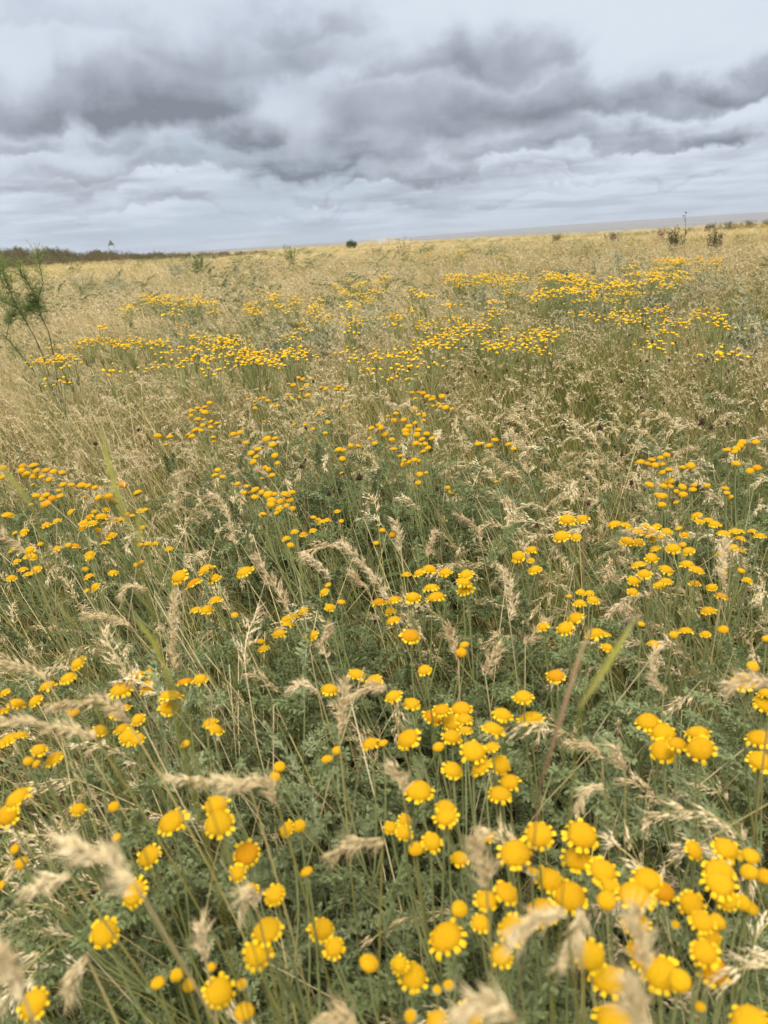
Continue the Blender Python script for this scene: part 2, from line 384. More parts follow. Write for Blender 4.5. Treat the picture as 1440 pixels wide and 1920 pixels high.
def plume(B, P0, d0, L, n, fluff, droop, dirh, m=1, sl=.0058, sw=.0017, awn=True):
    """a nodding panicle: rachis from P0 starting along d0"""
    k = 9; pts = [np.array(P0)]; d = nrm(d0)
    for i in range(k):
        d = nrm(d + (dirh*.7-UP)*droop/k); pts.append(pts[-1]+d*L/k)
    B.tube(pts, [.0005]*(k+1), 3, 0, (.8, 1, .5), cap=False)
    rr = rng.random()
    per = 6 if awn else 4; nb_ = max(3, n//per)
    for i in range(n):
        if i % per == 0:
            t_ = (i//per+.5+rng.uniform(-.4, .4))/nb_; t_ = min(.99, max(.01, t_)); q = t_*k; a = int(min(q, k-1)); p = pts[a]+(pts[a+1]-pts[a])*(q-a); T = nrm(pts[a+1]-pts[a])
            rad = nrm(np.cross(T, rng.normal(size=3))-UP*.35)
            sh = math.sin(math.pi*min(1, t_*.80+.14))**.8
            bl = fluff*sh*rng.uniform(.3, 1.7)*1.25; bd = nrm(T*rng.uniform(.6, 1.2)+rad*.7)
        c = p + bd*bl*((i % per+.7)/per) + rng.normal(size=3)*.0009
        d_ = nrm(T*1.0 + rad*.45 + rng.normal(size=3)*.18 - UP*.15)
        cc = (.9, 1, min(1, max(0, .5*rr+rng.uniform(0, .6))))
        B.spindle(c, d_, sl*rng.uniform(.8, 1.25), sw*rng.uniform(.8, 1.3), m, cc)
        if awn: # bristle
            e_ = c + d_*sl; s_ = nrm(np.cross(d_, rng.normal(size=3)))*.00028
            v = [B.vert(e_-s_, cc), B.vert(e_+s_, cc), B.vert(e_+d_*.005+rad*.0015, cc)]; B.face(v, m)
    return pts
def culm(B, base, H, dirh, lean, nod, w, n=7, nsp=90, fluff=.012, pl_len=.075, droop=1.5, dry=.75, lod=0):
    P = curve_pts(base, H, dirh, lean, nod, n); r = rng.random()
    if lod == 0: B.tube(P, [w*.5*(1-.45*i/(n-1)) for i in range(n)], 3, 0, (dry-.35, 0, r), (dry+.1, 1, r), cap=False)
    else: B.ribbon(P, [w*(1-.4*i/(n-1)) for i in range(n)], side_of(dirh), 0, (dry-.35, 0, r), (dry+.1, 1, r))
    if nsp:
        sc_ = (1, 1.25, 2.2)[lod]
        plume(B, P[-1], P[-1]-P[-2], pl_len, nsp, fluff, droop, dirh, sl=.0058*sc_, sw=.0017*sc_, awn=lod == 0)
    return P
def wind(): return (-1.0, rng.uniform(-.15, .15))
# plume grass tufts: three levels of detail
for lod, cnt in ((0, 9), (1, 7), (2, 6)):
    for v in range(cnt):
        B = MB(); nc = (int(rng.integers(4, 8)), 9, 11)[lod]; sp = .05 if lod < 2 else .12
        for i in range(nc):
            base = np.array([*rng.normal(0, sp*.6, 2), -.01]); d = rdir(wind(), 1.1 if lod == 0 else 1.8)
            kind = rng.random()
            culm(B, base, rng.uniform(.26, .42), d, rng.uniform(.02, .22), rng.uniform(.1, (.75, .45, .6)[lod]), (.0013, .0017, .003)[lod],
                 nsp=0 if (lod < 2 and rng.random() < (.25, .48)[lod]) else int((85, 34, 12)[lod]*rng.uniform(.6, 1.2)), fluff=(.008 if kind < .65 else .016)*(1, .95, 1.3)[lod],
                 pl_len=rng.uniform(.045, .085), droop=rng.uniform(.6, 2.4), dry=rng.uniform(.55, 1.0), lod=lod)
        for i in range((22, 10, 20)[lod]):
            base = np.array([*rng.normal(0, sp*.7, 2), -.01])
            blade(B, base, rng.uniform(.12, .34), (.0019, .0024, .005)[lod], rdir(wind(), .5), rng.uniform(.02, .4), rng.uniform(.1, 1.3), rng.uniform(.3, .95), 5)
        proto('plume%d' % lod, B.mesh('plume_tuft', [M_blade, M_seed]))
# leafy tufts
for lod, cnt in ((0, 7), (1, 5)):
    for v in range(cnt):
        B = MB()
        for i in range(46 if lod == 0 else 34):
            base = np.array([*rng.normal(0, .035, 2), -.01])
            blade(B, base, rng.uniform(.14, .42), rng.uniform(.0012, .0026)*(1, 1.5)[lod], rdir(wind(), .5), rng.uniform(.02, .3), rng.uniform(.05, (1.3, .8)[lod]), rng.uniform(.0, .62), 6)
        proto('blades%d' % lod, B.mesh('blade_tuft', [M_blade]))
# loose dry straws leaning every way
for v in range(6):
    B = MB()
    for i in range(9):
        base = np.array([*rng.normal(0, .06, 2), -.01]); d = rdir(wind(), .7)
        P = curve_pts(base, rng.uniform(.20, .46), d, rng.uniform(.1, .95), rng.uniform(-.2, .6), 6); r = rng.random()
        B.tube(P, np.linspace(.0008, .0004, 6), 3, 0, (.6, 0, r), (1.0, 1, r), cap=False)
    proto('straw', B.mesh('straw', [M_blade]))
# dead thatch
for v in range(6):
    B = MB()
    for i in range(46):
        base = np.array([*rng.normal(0, .06, 2), rng.uniform(-.01, .03)]); d = rdir((0, 0), 0)
        P = curve_pts(base, rng.uniform(.06, .24), d, rng.uniform(.2, 1.5), rng.uniform(-.4, .9), 5)
        P = [np.array([p[0], p[1], max(p[2], .002)]) for p in P]; r = rng.random()
        B.ribbon(P, [rng.uniform(.0008, .002)]*5, side_of(d), 0, (0, 0, r), (0, 1, r))
    proto('thatch', B.mesh('thatch', [M_thatch]))
# feathery leaves
def feather(B, base, L, d0, droop, dirh, wmax, n=15, m=0, fine=5, seg=.0042):
    """bipinnate leaf: rachis, pinnae on both sides, each cut into small lobes"""
    k = 8; pts = [np.array(base, float)]; d = nrm(d0)
    for i in range(k): d = nrm(d+(dirh*.5-UP)*droop/k); pts.append(pts[-1]+d*L/k)
    r = rng.random()*.7
    B.ribbon(pts, [.0013*(1-.6*i/k) for i in range(k+1)], nrm(np.cross(d0, [.2, .1, 1])), m, (0, 0, r+.2))
    s0 = nrm(np.cross(nrm(d0), nrm(np.array([0.1, .1, 1])+rng.normal(size=3)*.35)))
    for i in range(n):
        t_ = (i+.8)/n; q = t_*k; a = int(min(q, k-1)); p = pts[a]+(pts[a+1]-pts[a])*(q-a); T = nrm(pts[a+1]-pts[a])
        Nn = nrm(np.cross(T, s0)); wl = wmax*math.sin(math.pi*min(1, t_*.82+.14))**.7
        for sgn in (-1, 1):
            pd = nrm(T*.75+s0*sgn*.9+Nn*rng.uniform(-.35, .6)); 
            for j in range(fine):
                u = (j+.6)/fine; b_ = p+pd*wl*u
                for s2 in ((-1, 1) if j < fine-1 else (0,)):
                    ld = nrm(pd*.9+np.cross(pd, Nn)*s2*.9+Nn*rng.uniform(-.5, .7)); ll = seg*rng.uniform(.7, 1.2)
                    sv = nrm(np.cross(ld, rng.normal(size=3)))*ll*.22
                    cc = (0, t_, min(1, r+.3*rng.random()))
                    v = [B.vert(b_-sv*.6, cc), B.vert(b_+sv*.6, cc), B.vert(b_+ld*ll*.6+sv, cc), B.vert(b_+ld*ll, cc), B.vert(b_+ld*ll*.6-sv, cc)]
                    B.face(v, m)
def clump(hmax, nst, nleaf, L, wmax, n, fine, seg, spread=.05, m=0):
    B = MB()
    for i in range(nst):
        base = np.array([*rng.normal(0, spread*.5, 2), 0]); d = rdir(wind(), .25)
        P = curve_pts(base, hmax*rng.uniform(.55, 1), d, rng.uniform(.0, .35), rng.uniform(0, .4), 6)
        B.ribbon(P, [.0022, .002, .0018, .0016, .0013, .0009], side_of(d), m, (0, 0, .6))
        for j in range(nleaf):
            t_ = (j+rng.random())/nleaf*.92+.08; q = t_*5; a = int(min(q, 4)); p = P[a]+(P[a+1]-P[a])*(q-a)
            dh = rdir((0, 0), 0)
            feather(B, p, L*rng.uniform(.6, 1.1), nrm(dh*rng.uniform(.5, 1.0)+UP*rng.uniform(.5, 1.3)), rng.uniform(.2, 1.1), dh, wmax*rng.uniform(.7, 1.1), n, m, fine, seg)
    return B
for v in range(7): proto('leaf0', clump(.36, 4, 7, .075, .011, 14, 4, .0045).mesh('leafy_clump', [M_fol]))
for v in range(5): proto('leaf1', clump(.34, 4, 7, .080, .013, 9, 2, .0100).mesh('leafy_clump_b', [M_fol]))
for v in range(4): proto('silver', clump(.30, 5, 6, .09, .014, 8, 2, .012, .09).mesh('silver_clump', [M_silver]))
# shrub clumps for the bank
def bush(h, w, n, m, nl, ll):
    B = MB()
    for i in range(n):
        d = rdir((0, 0), 0); P = curve_pts((rng.normal(0, w*.25), rng.normal(0, w*.25), 0), h*rng.uniform(.6, 1.05), d, rng.uniform(0, .5), rng.uniform(-.1, .5), 6)
        B.ribbon(P, [.012*h, .010*h, .008*h, .006*h, .004*h, .002*h], side_of(d), 1, (0, 0, .3))
        for j in range(nl):
            t_ = rng.uniform(.15, 1); q = t_*5; a = int(min(q, 4)); p = P[a]+(P[a+1]-P[a])*(q-a)+rng.normal(size=3)*h*.05
            dd = nrm(rng.normal(size=3)+UP*.8); s_ = nrm(np.cross(dd, rng.normal(size=3)))*ll*.2; cc = (0, t_, rng.random())
            B.face([B.vert(p, cc), B.vert(p+dd*ll*.5+s_, cc), B.vert(p+dd*ll, cc), B.vert(p+dd*ll*.5-s_, cc)], 0)
    return B.mesh('shrub_clump', [m, M_twig])
for v in range(4): proto('shrub', bush(1.0, 1.0, 14, M_shrub, 40, .10))

# ---------------------------------------------------------------- scatter
def scatter(name, kind, P, rotz, tilt, scl, label, **kw):
    n = len(P); coll = protos[kind]; nv = len(coll.objects)
    me = bpy.data.meshes.new(name); me.vertices.add(n)
    me.vertices.foreach_set('co', np.asarray(P, np.float32).ravel())
    rot = np.stack([tilt[:, 0], tilt[:, 1], rotz], 1).astype(np.float32)
    a = me.attributes.new('rot', 'FLOAT_VECTOR', 'POINT'); a.data.foreach_set('vector', rot.ravel())
    a = me.attributes.new('scl', 'FLOAT_VECTOR', 'POINT'); a.data.foreach_set('vector', np.asarray(scl, np.float32).ravel())
    a = me.attributes.new('pick', 'INT', 'POINT'); a.data.foreach_set('value', rng.integers(0, nv, n).astype(np.int32))
    return me, coll
def gn_object(name, layers, label, kind='stuff', **kw):
    """one object whose points carry instances of the tuft meshes; layers = [(mesh, collection)] joined"""
    me = bpy.data.meshes.new(name); o = link(name, me, kind=kind, label=label, **kw)
    # all layers share one mesh: the layer number selects the source collection
    co = []; rot = []; scl = []; pick = []; lay = []
    for li, (m_, coll) in enumerate(layers):
        n = len(m_.vertices); b = np.empty(n*3, np.float32); m_.vertices.foreach_get('co', b); co.append(b)
        for nm, dst in (('rot', rot), ('scl', scl)):
            b = np.empty(n*3, np.float32); m_.attributes[nm].data.foreach_get('vector', b); dst.append(b)
        b = np.empty(n, np.int32); m_.attributes['pick'].data.foreach_get('value', b); pick.append(b); lay.append(np.full(n, li, np.int32))
        bpy.data.meshes.remove(m_)
    co = np.concatenate(co); n = len(co)//3; me.vertices.add(n); me.vertices.foreach_set('co', co)
    for nm, d_ in (('rot', rot), ('scl', scl)):
        a = me.attributes.new(nm, 'FLOAT_VECTOR', 'POINT'); a.data.foreach_set('vector', np.concatenate(d_))
    for nm, d_ in (('pick', pick), ('lay', lay)):
        a = me.attributes.new(nm, 'INT', 'POINT'); a.data.foreach_set('value', np.concatenate(d_))
    ng = bpy.data.node_groups.new(name+'_scatter', 'GeometryNodeTree')
    ng.interface.new_socket('Geometry', in_out='INPUT', socket_type='NodeSocketGeometry')
    ng.interface.new_socket('Geometry', in_out='OUTPUT', socket_type='NodeSocketGeometry')
    N = ng.nodes; L = ng.links; gi = N.new('NodeGroupInput'); go = N.new('NodeGroupOutput'); jn = N.new('GeometryNodeJoinGeometry')
    def attr(nm, t_):
        a = N.new('GeometryNodeInputNamedAttribute'); a.data_type = t_; a.inputs['Name'].default_value = nm
        return [s for s in a.outputs if s.enabled and s.name == 'Attribute'][0]
    for li, (_, coll) in enumerate(layers):
        iop = N.new('GeometryNodeInstanceOnPoints'); ci = N.new('GeometryNodeCollectionInfo'); ci.inputs['Collection'].default_value = coll
        ci.inputs['Separate Children'].default_value = True; ci.inputs['Reset Children'].default_value = True
        cmp_ = N.new('FunctionNodeCompare'); cmp_.data_type = 'INT'; cmp_.operation = 'EQUAL'
        ins = [s for s in cmp_.inputs if s.enabled]; L.new(attr('lay', 'INT'), ins[0]); ins[1].default_value = li
        L.new(gi.outputs[0], iop.inputs['Points']); L.new(cmp_.outputs[0], iop.inputs['Selection']); L.new(ci.outputs[0], iop.inputs['Instance'])
        iop.inputs['Pick Instance'].default_value = True; L.new(attr('pick', 'INT'), iop.inputs['Instance Index'])
        L.new(attr('rot', 'FLOAT_VECTOR'), iop.inputs['Rotation']); L.new(attr('scl', 'FLOAT_VECTOR'), iop.inputs['Scale'])
        L.new(iop.outputs[0], jn.inputs[0])
    L.new(jn.outputs[0], go.inputs[0])
    md = o.modifiers.new('scatter', 'NODES'); md.node_group = ng
    return o
AZM = R(37)
def wedge(n, r0_, r1_, log=False, zoff=-.35):
    """n points in the wedge the camera looks into (a margin wider on both sides)"""
    a = rng.uniform(-AZM, AZM, n)
    r = np.exp(rng.uniform(math.log(r0_), math.log(r1_), n)) if log else np.sqrt(rng.uniform(r0_**2, r1_**2, n))
    return r*np.sin(a), r*np.cos(a)
def vn(x, y, s, seed):
    """cheap smooth noise 0..1"""
    r = np.random.default_rng(seed); v = 0; 
    for k in range(6):
        a = r.uniform(0, 2*math.pi); q = s*r.uniform(.6, 1.8); v = v+np.sin((x*math.cos(a)+y*math.sin(a))*q+r.uniform(0, 6.28))
    return .5+.5*np.tanh(v/2.2)
GREEN = [(720,1010,260,95,.95),(620,1120,190,60,.5),(130,1110,190,90,.95),(850,1740,650,240,1.0),(1340,1010,160,230,.55),(760,1440,360,120,.8),
         (1180,1480,320,150,.8),(250,1520,260,110,.7),(1180,1290,250,90,.55),(500,1300,120,70,.3),(640,600,220,30,.6),(470,650,160,25,.7),
         (1100,560,320,30,.8),(1300,560,170,40,.6),(330,590,80,20,.9),(900,760,150,40,.35),(60,980,80,40,.6)]
BARE = [(560,1290,190,90,.8),(130,1800,190,140,.75),(850,1180,140,60,.5),(150,1240,160,50,.5),(1290,1620,140,60,.5)]
def zone(x, y, zs, z=.2):
    P = np.stack([x, y, np.full_like(x, z)], 1)-np.array([0, 0, EYE]); w = P @ f_; px = 720+F*(P @ r_)/w; py = 960-F*(P @ u_)/w
    v = np.zeros_like(x)
    for (cx_, cy_, a, b, s_) in zs: v = np.maximum(v, s_*np.clip(1.6-np.sqrt(((px-cx_)/a)**2+((py-cy_)/b)**2)*1.1, 0, 1))
    return v, px, py
def layer(kind, n, r0_, r1_, prob, smin=.85, smax=1.15, log=False, wide=None, tiltk=1.0, zb=0.0):
    x, y = wedge(n, r0_, r1_, log)
    g_, px, py = zone(x, y, GREEN); b_, _, _ = zone(x, y, BARE)
    k = rng.random(n) < np.clip(prob(x, y, g_, b_), 0, 1); x, y, px = x[k], y[k], px[k]; n = len(x); r = np.hypot(x, y)
    lean = np.clip(.42-.30*(px/1440), .04, .5)*tiltk       # the wind has laid the left of the meadow over
    tilt = np.stack([rng.normal(0, .10, n), -lean*rng.uniform(.3, 1.5, n)], 1)
    rotz = rng.normal(0, .55, n)
    s_ = rng.uniform(smin, smax, n)*(.88+.25*vn(x, y, 1.7, 5)); w = s_ if wide is None else s_*wide(r)
    P = np.stack([x, y, gz(x, y)+zb], 1)
    return scatter(kind, kind, P, rotz, tilt, np.stack([w, w, s_], 1), None)
dryp = lambda x, y, g_, b_: (1-.86*g_)*(1-.75*b_)*(.45+.75*vn(x, y, 2.2, 11))
greenp = lambda x, y, g_, b_: (np.where(np.hypot(x, y) < 1.7, .16, .03)+.95*g_)*(1-.5*b_)
bladep = lambda x, y, g_, b_: (.50-.1*g_)*(1-.5*b_)*(.4+.8*vn(x, y, 2.0, 21))
NEAR = 2.3
gn_object('grass', [
    layer('plume0', 420, .28, NEAR, dryp, .8, 1.1),
    layer('blades0', 520, .2, NEAR, bladep),
    layer('plume1', 3000, NEAR, 7.5, dryp, .85, 1.2),
    layer('blades1', 2600, NEAR, 7, bladep),
    layer('straw', 1700, .2, 5.0, lambda x, y, g_, b_: .75+0*x, .8, 1.1),
    layer('plume2', 8500, 7.2, 120, lambda x, y, g_, b_: .95-.6*g_, .85, 1.2, True, lambda r: 1+r/35),
    layer('plume2', 2200, 110, 330, lambda x, y, g_, b_: .9+0*x, .9, 1.3, True, lambda r: 2+r/60),
], 'knee-high dry straw-coloured grass with nodding seed plumes covering the whole meadow')
gn_object('green_foliage', [
    layer('leaf0', 760, .2, NEAR, greenp, .8, 1.15, tiltk=.5),
    layer('leaf1', 1500, NEAR, 9, greenp, .85, 1.2, tiltk=.5),
    layer('leaf1', 1800, 9, 90, lambda x, y, g_, b_: .5*vn(x, y, .25, 31)**2, 1.0, 1.5, True, lambda r: 1+r/18),
], 'grey-green feathery leaves growing low between the grass and the flower stems')
gn_object('thatch', [layer('thatch', 700, .2, 4.0, lambda x, y, g_, b_: .75+.25*b_, .9, 1.3)], 'brown dead stalks lying matted on the soil')

# ---------------------------------------------------------------- flower heads
def head_mesh(kind, seed):
    """unit head, overall radius 1 (disc and bracts); petals are a mesh of their own"""
    rg = np.random.default_rng(seed); D = MB(); Pm = None
    rd, hd = {'ray': (.75, .44), 'button': (.94, .62), 'bud': (.80, .55), 'cream': (.62, .35)}[kind]
    nr, na = 9, 26; rings = []; c = (0, 0, .5)
    for i in range(nr):
        t_ = i/(nr-1); th = t_*math.pi/2*1.08; rr_ = rd*math.sin(th)**.92 if th > 0 else 0
        z = hd*(math.cos(th)) + (.03*hd if t_ > .5 else 0)
        ring = []
        for j in range(na):
            a = 2*math.pi*j/na; q = 1+.025*math.sin(3*a+seed)+rg.normal(0, .010)
            ring.append(D.vert((rr_*q*math.cos(a), rr_*q*math.sin(a), z+rg.normal(0, .008)), c))
            if i == 0: break
        rings.append(ring)
    for j in range(na): D.face((rings[0][0], rings[1][j], rings[1][(j+1) % na]), 0)
    for i in range(1, nr-1):
        for j in range(na): D.face((rings[i][j], rings[i+1][j], rings[i+1][(j+1) % na], rings[i][(j+1) % na]), 0)
    # florets standing up as tiny bumps
    if kind != 'far':
        nf = 110
        for i in range(nf):
            th = math.acos(1-(i+.5)/nf*.96); a = i*2.39996; rr_ = rd*math.sin(th)**.92; p = np.array([rr_*math.cos(a), rr_*math.sin(a), hd*math.cos(th)])
            nn = nrm([p[0]*.9, p[1]*.9, p[2]*1.6+.05]); D.spindle(p-nn*.024, nn, .075, .088, 0, (0, 0, rg.random()), 4)
    # cup of bracts
    cr_ = []
    mcal = 2 if kind in ('bud', 'cream') else 1
    prof = [(rd*.97, .02), (rd*.92, -.13), (rd*.66, -.27), (rd*.30, -.36), (.09, -.42)]
    if kind == 'cream': prof = [(rd*.98, .10), (rd*1.16, -.12), (rd*.98, -.42), (rd*.5, -.62), (.09, -.70)]
    if kind == 'bud': prof = [(rd*.99, .08), (rd*1.02, -.15), (rd*.80, -.38), (rd*.4, -.52), (.09, -.58)]
    for rr_, z in prof:
        cr_.append([D.vert((rr_*(1+.05*((j % 2)*2-1))*math.cos(2*math.pi*j/18), rr_*(1+.05*((j % 2)*2-1))*math.sin(2*math.pi*j/18), z), (0, .5+z, (j % 2)*.7)) for j in range(18)])
    for i in range(len(cr_)-1):
        for j in range(18): D.face((cr_[i][j], cr_[i][(j+1) % 18], cr_[i+1][(j+1) % 18], cr_[i+1][j]), mcal)
    dm = D.mesh('head_'+kind, [M_disc, M_calyx, M_cream], True)
    if kind == 'ray':
        Pm = MB(); n = int(rg.integers(10, 14))
        for i in range(n):
            a = 2*math.pi*(i+rg.uniform(-.3, .3))/n; L_ = rg.uniform(.24, .42); w = rg.uniform(.24, .34); dr = rg.uniform(-.1, 1.1)
            ax = np.array([math.cos(a), math.sin(a), 0]); sx = np.array([-math.sin(a), math.cos(a), 0]); cc = (0, 0, rg.random())
            rows = []; 
            for k, (t_, ww) in enumerate(((0, .55), (.3, .9), (.62, 1.05), (.86, .92), (1.0, .55))):
                q = dr*t_; c_ = ax*(rd*.93+L_*t_*math.cos(q*.8))+UP*(.04-L_*t_*math.sin(q))
                tip = -.06*L_ if k == 4 else 0
                rows.append([Pm.vert(c_-sx*w*.5*ww+UP*-.025, cc), Pm.vert(c_+ax*tip+UP*.012, cc), Pm.vert(c_+sx*w*.5*ww+UP*-.025, cc)])
            for k in range(4):
                for j in range(2): Pm.face((rows[k][j], rows[k+1][j], rows[k+1][j+1], rows[k][j+1]), 0)
        Pm = Pm.mesh('petal_ring', [M_ray], True)
    return dm, Pm
HM = {k: [head_mesh(k, s_*7+i*31+3) for i in range(n)] for s_, (k, n) in enumerate((('ray', 6), ('button', 5), ('bud', 3), ('cream', 2)))}
def lowhead(seed, mat_):
    """small closed dome for the far plants"""
    B = MB(); k = 7; top = B.vert((0, 0, .62), (0, 0, .5)); r1 = [B.vert((.62*math.cos(2*math.pi*j/k), .62*math.sin(2*math.pi*j/k), .48), (0, 0, .5)) for j in range(k)]
    r2 = [B.vert((math.cos(2*math.pi*j/k), math.sin(2*math.pi*j/k), .02), (0, 0, .5)) for j in range(k)]; bt = B.vert((0, 0, -.3), (0, 0, .5))
    for j in range(k):
        q = (j+1) % k; B.face((top, r1[j], r1[q]), 0); B.face((r1[j], r2[j], r2[q], r1[q]), 0); B.face((r2[j], bt, r2[q]), 1)
    return B
